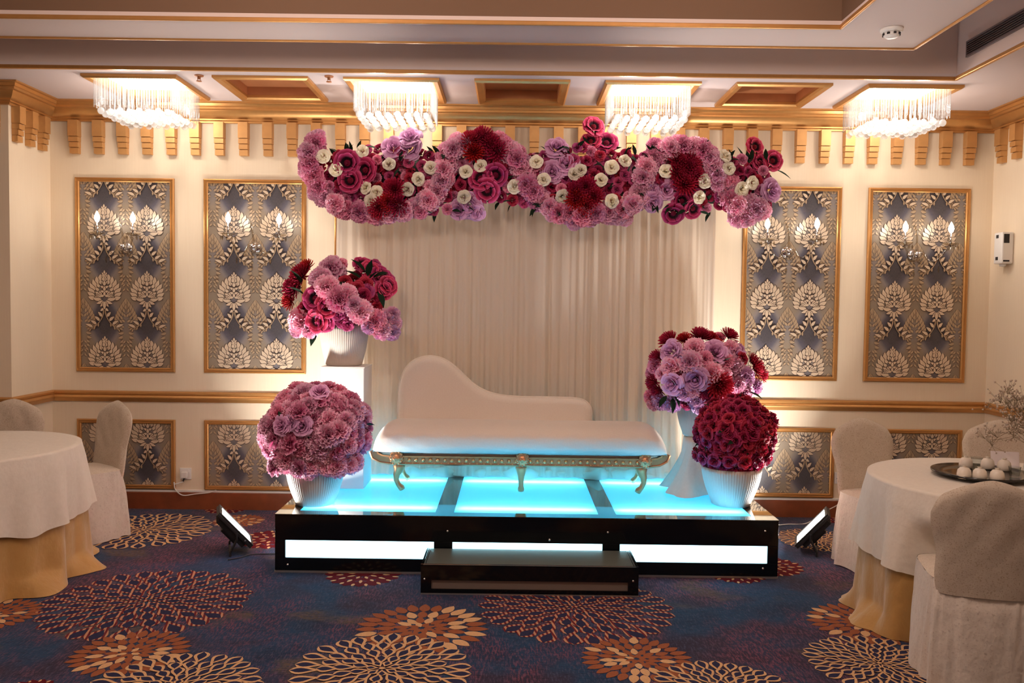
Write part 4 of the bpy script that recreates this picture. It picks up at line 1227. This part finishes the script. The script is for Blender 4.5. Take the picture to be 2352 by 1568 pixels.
def edges(px):
    top = 352 + 8 * sin(px / 37) ; bot = 470 + 12 * sin(px / 51 + 1)
    if px < 760: top, bot = 350, 440
    if px > 1640: top, bot = 370, 480
    return top, bot
cnt = 0
for px in range(735, 1765, 19):
    tp_, bt_ = edges(px)
    for py in range(int(tp_), int(bt_), 20):
        x, y = px + rf.uniform(-7, 7), py + rf.uniform(-7, 7)
        if any((x - a) ** 2 + (y - b) ** 2 < (rr2 * .72) ** 2 for a, b, rr2 in occ): continue
        k = rf.choice(['crimson', 'crimson', 'dusk', 'dusk', 'crimson', 'rosepink'])
        gput(k, x, y, .040, -.13 + rf.uniform(-.03, .03)); cnt += 1
for i in range(190):
    px = rf.uniform(735, 1765); tp_, bt_ = edges(px)
    py = rf.choice([rf.uniform(tp_ - 6, bt_ + 6), tp_ - 4, bt_ + 6])
    p = at(px, py, Y=YG - rf.uniform(.08, .17))
    leaf(gt, gb, p, (rf.uniform(-1, 1), -.5, rf.uniform(-1, 1) + (.5 if py < 380 else -.3)), .085)
for (px, py, dx, dz) in [(1352, 350, -.3, 1), (1372, 352, .2, 1), (1362, 362, 0, 1), (1390, 352, .8, .4), (1710, 372, -.4, 1), (1718, 385, -.1, 1), (1705, 395, -.7, .6), (1765, 398, .4, -.8), (1782, 390, .9, -.4), (1735, 408, .4, .3), (940, 365, .5, -.2), (925, 362, -.6, -.1)]:
    p = at(px, py, Y=YG); leaf(gt, gb, p, (dx, -.2, dz), .13)
fm = MB()
def core(u, v):
    px = 745 + (1755 - 745) * u; tp_, bt_ = edges(px); a = 2 * PI * v
    e = min(1, min(u, 1 - u) / .03) ** .5 if min(u, 1 - u) > 0 else 0.02
    py = (tp_ + bt_) / 2; hz = (bt_ - tp_) / 2 * mpp(YG) * .78 * max(.02, e)
    p = at(px, py, Y=YG)
    return (p.x, YG + .07 * cos(a) * max(.02, e), p.z + hz * sin(a))
fm.grid(core, 60, 14)
fm.build('foam_core', M['foam'], gt, True)
for px in (800, 1050, 1300, 1550, 1650):
    p = at(px, 420, Y=YG); MB().tube([(p.x, YG + .05, p.z + .02), (p.x, YB - .016, 2.435)], .004, 5).build('tie_wire', M['steel'], gt)
for px in (1364, 1745):
    a = at(px, 400, Y=YG); b = at(px, 335, Y=YG); MB().tube([a, b], .006, 6).build('flower_stem', M['leaf'], gt)

# ------------------------------------------------------------------ LED floodlights on the carpet
def floodlight(loc, nrm, label, up_hint):
    t = thing('floodlight', label, 'floodlight', (loc.x, loc.y, 0), 0, 'floodlights beside the stage')
    n = Vector(nrm).normalized()
    side = Vector((0, 0, 1)).cross(n).normalized(); up = n.cross(side)
    c = Vector((loc.x, loc.y, .165))
    W = lambda s, u, d: c + side * s + up * u + n * d
    def bx(mb, s0, s1, u0, u1, d0, d1):
        q = [W(s, u, d) for d in (d0, d1) for (s, u) in ((s0, u0), (s1, u0), (s1, u1), (s0, u1))]
        mb.add(q, [(0, 3, 2, 1), (4, 5, 6, 7), (0, 1, 5, 4), (1, 2, 6, 5), (2, 3, 7, 6), (3, 0, 4, 7)])
    m = MB(); bx(m, -.115, .115, -.15, .15, -.018, .0); bx(m, -.115, -.098, -.15, .15, 0, .012); bx(m, .098, .115, -.15, .15, 0, .012); bx(m, -.098, .098, .128, .15, 0, .012); bx(m, -.098, .098, -.15, -.128, 0, .012)
    m.build('housing', M['black'], t, bevel=.003)
    m = MB(); bx(m, -.097, .097, -.125, .127, .001, .005); m.build('lit_face', M['floodface'], t)
    for k in range(9):
        m = MB(); s = -.088 + .022 * k; bx(m, s - .003, s + .003, -.115, .115, -.052, -.018); m.build('cooling_fin', M['black'], t)
    m = MB(); bx(m, -.06, .06, -.07, .05, -.075, -.05); m.build('driver_box', M['black'], t, bevel=.003)
    for s in (-.122, .122):
        a = W(s, -.02, -.01); foot = Vector((a.x - n.x * .05, a.y - n.y * .05, .006))
        MB().tube([a, a + Vector((0, 0, -.04)), Vector((foot.x, foot.y, .03)), foot], .008, 6).build('bracket_arm', M['black'], t)
    f0, f1 = [W(s, -.02, -.01) for s in (-.122, .122)]
    MB().tube([(f0.x - n.x * .05, f0.y - n.y * .05, .008), (f1.x - n.x * .05, f1.y - n.y * .05, .008)], .008, 6).build('bracket_bar', M['black'], t)
    MB().ball(W(-.117, -.09, -.004), .006, 6, 5).build('screw', M['chrome'], t)
    lo = lamp('flood_beam', 'AREA', W(0, 0, .02), FLOOD_W, (1.0, .96, .90), .17, .22, n, rad(150))
    adopt(lo, t); return t
pl_ = at(540, 1238, Y=5.38); pr_ = at(1864, 1236, Y=5.54)
floodlight(pl_, (.70, .25, .66), 'lit black LED floodlight on the carpet left of the stage', 0)
floodlight(pr_, (-.70, .24, .63), 'lit black LED floodlight on the carpet right of the stage', 0)

# ------------------------------------------------------------------ wall sockets, plugs, cables
def socket(px, py, label, kind):
    p = at(px, py, Y=YW)
    t = thing('wall_socket', label, 'wall socket', (p.x, YW, p.z), 0)
    MB().box(p.x - .044, p.x + .044, YW - .010, YW, p.z - .044, p.z + .044).build('face_plate', M['white'], t, bevel=.003)
    MB().box(p.x + .018, p.x + .030, YW - .014, YW - .009, p.z + .012, p.z + .034).build('rocker_switch', M['white'], t, bevel=.001)
    h = MB()
    for (dx, dz) in ((-.012, .014), (-.024, -.004), (0, -.004)): h.box(p.x + dx - .004, p.x + dx + .004, YW - .0108, YW - .0095, p.z + dz - .003, p.z + dz + .003)
    h.build('pin_holes', M['dark'], t)
    return p
p1 = socket(427, 1087, 'single white wall socket between the low damask panels on the left', 0)
p2 = socket(1929, 1097, 'white wall socket without a plug, low on the right', 0)
p3 = socket(1958, 1097, 'white wall socket with a plug in it, low on the right beside the chair', 0)
def plug(p, label, dz):
    t = thing('power_plug', label, 'plug', (p.x, YW - .02, p.z + dz), 0)
    MB().box(p.x - .022, p.x + .022, YW - .045, YW - .0115, p.z - .030 + dz, p.z + .018 + dz).build('plug_body', M['black' if dz else 'white'], t, bevel=.005)
    MB().tube([(p.x, YW - .03, p.z - .03 + dz), (p.x - .01, YW - .03, p.z - .055 + dz)], [.008, .005], 8).build('strain_relief', M['black'], t)
plug(p1, 'white plug in the single wall socket on the left', 0)
plug(p3, 'black plug with a cable in the wall socket on the right', -.012)
def cable(pxs, r, mat, label):
    P = [Vector(p) for p in pxs]; out = []
    for i in range(len(P) - 1):
        p0, p1_, p2_, p3_ = P[max(0, i - 1)], P[i], P[i + 1], P[min(len(P) - 1, i + 2)]
        for j in range(8):
            t = j / 8; out.append(.5 * (2 * p1_ + (p2_ - p0) * t + (2 * p0 - 5 * p1_ + 4 * p2_ - p3_) * t * t + (3 * p1_ - p0 - 3 * p2_ + p3_) * t ** 3))
    out.append(P[-1])
    o = MB().tube(out, r, 6).build('power_cable', mat, None, True)
    return tag(o, label, 'cable')
cable([(p1.x - .01, YW - .032, p1.z - .058), (p1.x - .07, YW - .04, p1.z - .075), at(400, 1108, Y=YW - .05), at(403, 1124, Y=YW - .05), at(420, 1137, Y=YW - .05), at(450, 1134, Y=YW - .04), at(480, 1131, Y=YW - .032), (at(500, 1131, Y=YW).x, YW - .035, .155)], .004, M['white'], 'thin white cable looping from the left wall socket along the skirting')
e = pr_
cable([(p3.x - .01, YW - .035, p3.z - .07), at(1945, 1135, Y=YW - .08), at(1925, 1158, Y=YW - .15), at(1900, 1172, Y=YW - .28), (e.x + .22, 6.26, .006), (2.05, 6.22, .006), (1.80, 6.12, .006), (1.64, 6.1, .006)], .004, M['white'], 'thin white cable from the right wall socket down to the carpet behind the stage')
cable([(pl_.x + .02, pl_.y - .20, .006), (pl_.x + .08, pl_.y - .15, .006), (pl_.x + .14, pl_.y - .08, .006), (-1.46, 5.32, .006), (-1.402, 5.36, .006)], .0035, M['black'], 'thin black cable from the left floodlight to the stage side')

# ------------------------------------------------------------------ wall and ceiling fittings
p = at(2303, 570, X=XR - .05)
t = thing('air_freshener', 'white air freshener box with dark squares on the right wall', 'air freshener', (XR, p.y, p.z))
MB().box(XR - .085, XR, p.y - .055, p.y + .055, p.z - .115, p.z + .115).build('case', M['white'], t, bevel=.01)
MB().box(XR - .075, XR - .035, p.y - .0565, p.y - .054, p.z + .035, p.z + .10).build('front_window', M['dark'], t)
for dz in (.085, -.075): MB().box(XR - .0865, XR - .084, p.y - .005, p.y + .025, p.z + dz - .012, p.z + dz + .012).build('side_window', M['dark'], t)
MB().box(XR - .075, XR - .03, p.y - .0565, p.y - .054, p.z - .10, p.z - .088).build('front_slot', M['dark'], t)
MB().lathe([(.0, -.02), (.022, -.015), (.024, 0)], 14, (XR - .045, p.y, p.z - .115)).build('spray_foot', M['white'], t, True)
p = at(2048, 66, Z=RZ)
t = thing('smoke_detector', 'round smoke detector on the ceiling frame at the upper right', 'smoke detector', p)
MB().lathe([(.058, 0), (.058, -.012), (.05, -.020), (.044, -.022)], 24, (p.x, p.y, RZ - .0005)).build('base_ring', M['white'], t, True)
MB().lathe([(.040, -.020), (.040, -.040), (.028, -.048), (.0005, -.050)], 24, (p.x, p.y, RZ)).build('sensor_dome', M['white'], t, True)
for k in range(8):
    a = k * PI / 4; x, y = p.x + .0405 * cos(a), p.y + .0405 * sin(a)
    MB().box(x - .006, x + .006, y - .006, y + .006, RZ - .036, RZ - .026).build('vent_slot', M['dark'], t)
for (px, py, lab) in [(457, 173, 'small copper ceiling sprinkler beside the leftmost crystal chandelier'), (783, 175, 'small copper ceiling sprinkler beside the second chandelier from left')]:
    p = at(px, py, Z=ZC); x = p.x
    if px > 700: x = -1.22
    t = thing('ceiling_sprinkler', lab, 'sprinkler', (x, p.y, ZC))
    MB().lathe([(.030, 0), (.028, -.006), (.012, -.008), (.010, -.024)], 16, (x, p.y, ZC - .0005)).build('rosette', M['recess'], t, True)
    MB().lathe([(.018, -.036), (.018, -.039), (.0005, -.040)], 12, (x, p.y, ZC)).build('deflector', M['recess'], t, True)
    for s in (-1, 1): MB().tube([(x + s * .009, p.y, ZC - .02), (x + s * .011, p.y, ZC - .037)], .002, 5).build('frame_arm', M['recess'], t)
ya = at(2226, 105, X=XF).y; zg0, zg1 = at(2226, 127, X=XF).z, at(2226, 98, X=XF).z
t = thing('air_vent', 'long grey slatted air vent on the ceiling fascia, upper right', 'air vent', (XF, ya - .6, zg0))
MB().box(XF - .004, XF, ya - 1.3, ya, zg0, zg1).build('backing', M['dark'], t)
for k in range(6):
    z = zg0 + (zg1 - zg0) * (k + .5) / 6
    m = MB(); m.add([(XF - .004, ya - 1.3, z + .006), (XF - .016, ya - 1.3, z - .006), (XF - .016, ya, z - .006), (XF - .004, ya, z + .006), (XF - .004, ya - 1.3, z + .003), (XF - .016, ya - 1.3, z - .009), (XF - .016, ya, z - .009), (XF - .004, ya, z + .003)],
        [(0, 1, 2, 3), (7, 6, 5, 4), (1, 5, 6, 2), (0, 4, 5, 1), (2, 6, 7, 3), (3, 7, 4, 0)])
    m.build('vent_slat', M['grille'], t)
m = MB(); m.box(XF - .014, XF, ya, ya + .012, zg0 - .01, zg1 + .01); m.box(XF - .014, XF, ya - 1.3, ya, zg1, zg1 + .01); m.box(XF - .014, XF, ya - 1.3, ya, zg0 - .01, zg0)
m.build('vent_frame', M['grille'], t)

# ------------------------------------------------------------------ banquet tables
CHAIRS = [(-2.87, 5.66, (-.60, -.80)), (-3.44, 5.62, (.05, -1)), (2.30, 5.20, (.22, -1)), (3.06, 5.20, (-.40, -1)), (2.05, 3.70, (.26, .96))]
def tablecloth(name, c, R, ztop, zhem, off, nf, seed, mat, label, hemvar=0.0, puddle=0.0, flare=.24):
    r = random.Random(seed); ph = [r.uniform(0, 6.28) for _ in range(6)]
    def fn(u, v):
        a = 2 * PI * u
        if v < .3:
            k = v / .3
            return (c[0] + (R + off) * k * cos(a), c[1] + (R + off) * k * sin(a), ztop - .004 * k ** 8)
        d = (v - .3) / .7
        zh = zhem + hemvar * (cos(4 * a + ph[4]) * .6 + .4 * sin(nf * a + ph[0]))
        z = max(ztop - .004 - (ztop - zh) * d, zh)
        drop = .7445 - z
        fold = .42 * sin(nf * a + ph[0]) + .30 * sin((nf * 2 - 3) * a + ph[1]) + .32 * sin((nf - 4) * a + ph[2])
        rr_ = R + off + .008 * min(1, drop * 12) + flare * max(0, drop) ** 1.15 * max(.06, .36 + .80 * fold) + puddle * max(0, d - .86) / .14 * (.5 + .5 * sin(nf * a + ph[3]))
        if z < .64:                                                       # cloth pushed in by the chair seats
            q = rr_
            for (x, y, aim) in CHAIRS:
                l = math.hypot(*aim); fx, fy = aim[0] / l, aim[1] / l
                if math.hypot(c[0] - x, c[1] - y) > 1.6: continue
                for _ in range(110):
                    dx, dy = c[0] + q * cos(a) - x, c[1] + q * sin(a) - y
                    if abs(dx * fx + dy * fy) < .290 - 1.4 * off and abs(dx * fy - dy * fx) < .28 - 1.4 * off: q -= .004
                    else: break
            k = min(1, (.64 - z) / .16); k = k * k * (3 - 2 * k)
            rr_ = rr_ + (q - rr_) * k
        return (c[0] + rr_ * cos(a), c[1] + rr_ * sin(a), z)
    o = MB().grid(fn, 320, 60, wrap=True).build(name, mat, None, True)
    return tag(o, label, 'tablecloth')
def round_table(c, R, side):
    t = thing('banquet_table', 'round banquet table under white and gold cloths at the %s of the room' % side, 'table', (c[0], c[1], 0))
    MB().lathe([(R - .02, .705), (R - .01, .71), (R - .01, .726), (R - .02, .732)], 64, (c[0], c[1], 0)).build('tabletop', M['recess'], t)
    for k in range(4):
        a = PI / 4 + k * PI / 2
        MB().tube([(c[0] + .30 * cos(a), c[1] + .30 * sin(a), .706), (c[0] + .32 * cos(a), c[1] + .32 * sin(a), .0)], .016, 8).build('leg', M['steel'], t)
    tablecloth('gold_undercloth', c, R, .7445, .004, .002, 11, 5 if side == 'left' else 8, M['goldcloth'], 'gold floor-length undercloth on the round table at the %s' % side, 0, .12, .10)
    tablecloth('white_overcloth', c, R, .7485, .345, .014, 11, 5 if side == 'left' else 8, M['whitecloth'], 'white overcloth draped on the round table at the %s' % side, .030)
TL, TR = (-3.17, 4.84), (2.50, 4.28)
round_table(TL, .62, 'left'); round_table(TR, .62, 'right')

# ------------------------------------------------------------------ chairs in fitted covers
def make_chair():
    t = thing('covered_chair', '', 'chair', (0, 0, 0))
    b = MB()
    def back(sgn):
        def fn(u, v):
            s = -1 + 2 * u
            wv = .182 + .040 * v ** 1.1 + .006 * sin(v * 9)
            zt_ = .905 - .095 * abs(s) ** 1.55 - .055 * max(0, abs(s) - .80) / .20 * max(0, abs(s) - .80) / .20
            z = .40 + (zt_ - .40) * v
            lean = .172 + .085 * (z - .45) + .02 * v * v
            edge = (1 - abs(s) ** 6) ** .5 * (1 - v ** 14) ** .5
            wr = .0018 * sin(9 * s + 6 * v) * sin(5 * v + 2 * s) + .0012 * sin(17 * v + 9 * s)
            return (s * wv, lean + sgn * .029 * edge + (.016 * (1 - s * s)) + wr * edge * sgn * min(1, v * 3), z)
        return fn
    b.grid(back(-1), 28, 26); b.grid(lambda u, v: back(1)(1 - u, v), 28, 26)
    b.build('back_cover', M['cover'], t, True, local=True)
    s = MB()
    def seat(u, v):
        a = 2 * PI * u
        n = 5.0
        x = math.copysign(abs(cos(a)) ** (2 / n), cos(a)); y = math.copysign(abs(sin(a)) ** (2 / n), sin(a))
        k = min(1, v / .22)
        cx = .205 * x * k; cy = -.015 + .215 * y * k
        z = .462 + .018 * (1 - k ** 2.2) - .006 * k ** 10
        return (cx, cy, z)
    s.grid(lambda u, v: seat(u, v * .22), 64, 10, wrap=True)
    s.build('seat_cover', M['cover'], t, True, local=True)
    k_ = MB()
    def skirt(u, v):
        a = 2 * PI * u; n = 5.0 - 1.5 * v
        x = math.copysign(abs(cos(a)) ** (2 / n), cos(a)); y = math.copysign(abs(sin(a)) ** (2 / n), sin(a))
        rear = max(0, y) ** 2
        f = v ** .9
        w = .206 + .026 * f; d = .216 + .030 * f
        fold = f * (.012 * sin(9 * a + 1) + .008 * sin(17 * a + 2)) + .003 * sin(31 * a + 6 * v)
        return ((w + fold) * x, -.015 + (d + fold) * y + .030 * f * max(0, y) ** 2 - .022 * max(0, y) ** 2 * max(0, 1 - 4 * v), .457 - (.457 - .006) * v + .004 * sin(13 * a) * v)
    k_.grid(skirt, 96, 20, wrap=True)
    k_.build('skirt', M['coverskirt'], t, True, local=True)
    return t
ch0 = make_chair()
def chair(i, x, y, aim, label):
    c = ch0 if i == 0 else copy_tree(ch0)
    c.location = (x, y, 0); c.rotation_euler = (0, 0, math.atan2(aim[1], aim[0]) + PI / 2)
    tag(c, label, 'chair', 'chairs in cream fitted covers')
for i, lab in enumerate(['cream covered chair with its seat turned to the left table, beside the stage', 'cream covered chair partly hidden behind the left table',
                         'cream covered chair behind the right table, nearest the floodlight', 'cream covered chair behind the dried flowers on the right table',
                         'cream covered chair seen from behind, in front of the right table']):
    chair(i, *CHAIRS[i], lab)

# ------------------------------------------------------------------ on the right table
ZT = .7505
tc = (2.42, 4.33)
t = thing('serving_tray', 'round dark tray holding china cups on the right table', 'tray', (tc[0], tc[1], ZT))
MB().lathe([(.001, .014), (.15, .014), (.175, .016), (.232, .030), (.236, .028), (.236, .020), (.17, .0), (.001, .0)], 64, (tc[0], tc[1], ZT), caps=False).build('tray_dish', M['tray'], t, True)
cupm = MB().lathe([(.030, 0), (.0335, .002), (.034, .02), (.030, .042), (.021, .053), (.010, .056), (.009, .060), (.014, .062), (.0005, .062)], 24, caps=False)
cup0 = None
CUPS = [((2214, 1098), 'upside-down cream cup at the left front edge of the tray'), ((2250, 1101), 'upside-down cream cup in the middle of the front row on the tray'), ((2290, 1104), 'upside-down cream cup at the right of the front row on the tray'),
        ((2218, 1074), 'upside-down cream cup at the left of the back row on the tray'), ((2268, 1076), 'upside-down cream cup in the middle of the back row on the tray'), ((2306, 1080), 'upside-down cream cup at the right of the back row on the tray')]
for q, lab in CUPS:
    p = at(q[0], q[1], Z=ZT + .016)
    o = bpy.data.objects.new('china_cup', cup0 or cupm.mesh('china_cup', [M['cup']], True)); cup0 = o.data
    COL.objects.link(o); o.location = (p.x, p.y, ZT + .0165)
    tag(o, lab, 'cup', 'cups on the tray')
for k, q in enumerate([(2243, 1071), (2330, 1094)]):
    p = at(q[0], q[1], Z=ZT + .016)
    o = MB().lathe([(.018, 0), (.022, .002), (.028, .05), (.029, .05), (.020, .004), (.0005, .004)], 20, (0, 0, 0), caps=False).build('glass_tumbler', M['glass'], None, True)
    o.location = (p.x, p.y, ZT + .0165); tag(o, ['small clear glass tumbler between the cups on the tray', 'small clear glass tumbler at the right edge of the tray'][k], 'glass', 'tumblers on the tray')
vc = (2.725, 4.40)
t = thing('flower_vase', 'glass vase of dried white filler flowers on the right table', 'vase', (vc[0], vc[1], ZT))
MB().lathe([(.045, 0), (.05, .004), (.042, .05), (.034, .14), (.040, .20), (.044, .21), (.040, .20), (.031, .14), (.038, .05), (.0005, .012)], 28, (vc[0], vc[1], ZT), caps=False).build('glass_vase', M['glass'], t, True)
rg_ = random.Random(4); stem = MB(); bl = MB()
for i in range(80):
    a = rg_.uniform(0, 6.28); sp_ = rg_.uniform(.05, .25); top = Vector((vc[0] + sp_ * cos(a), vc[1] + sp_ * sin(a), ZT + rg_.uniform(.24, .50) - sp_ * .35))
    b0 = Vector((vc[0], vc[1], ZT + .14)); stem.tube([b0, b0.lerp(top, .5) + Vector((0, 0, .04)), top], .0012, 4)
    for j in range(13):
        o_ = Vector((rg_.gauss(0, .028), rg_.gauss(0, .028), rg_.gauss(0, .028)))
        stem.tube([top - Vector((0, 0, .03)), top + o_], .0008, 3); bl.ball(top + o_, rg_.uniform(.004, .007), 5, 4)
tag(stem.build('flower_stems', plain('dry_stem', srgb(122, 104, 78), .8), t), kind='stuff')
tag(bl.build('tiny_blossoms', plain('dry_blossom', srgb(188, 166, 146), .8), t, True), kind='stuff')
p = at(2318, 1058, Z=ZT + .03)
MBc = MB(); MBc.box(-.07, .07, -.0012, .0012, 0, .085)
o = MBc.build('place_card', M['card'], None); o.location = (2.70, 4.60, ZT + .001); o.rotation_euler = (rad(-12), 0, rad(-14)); tag(o, 'pale pink card standing behind the tray on the right table', 'card')
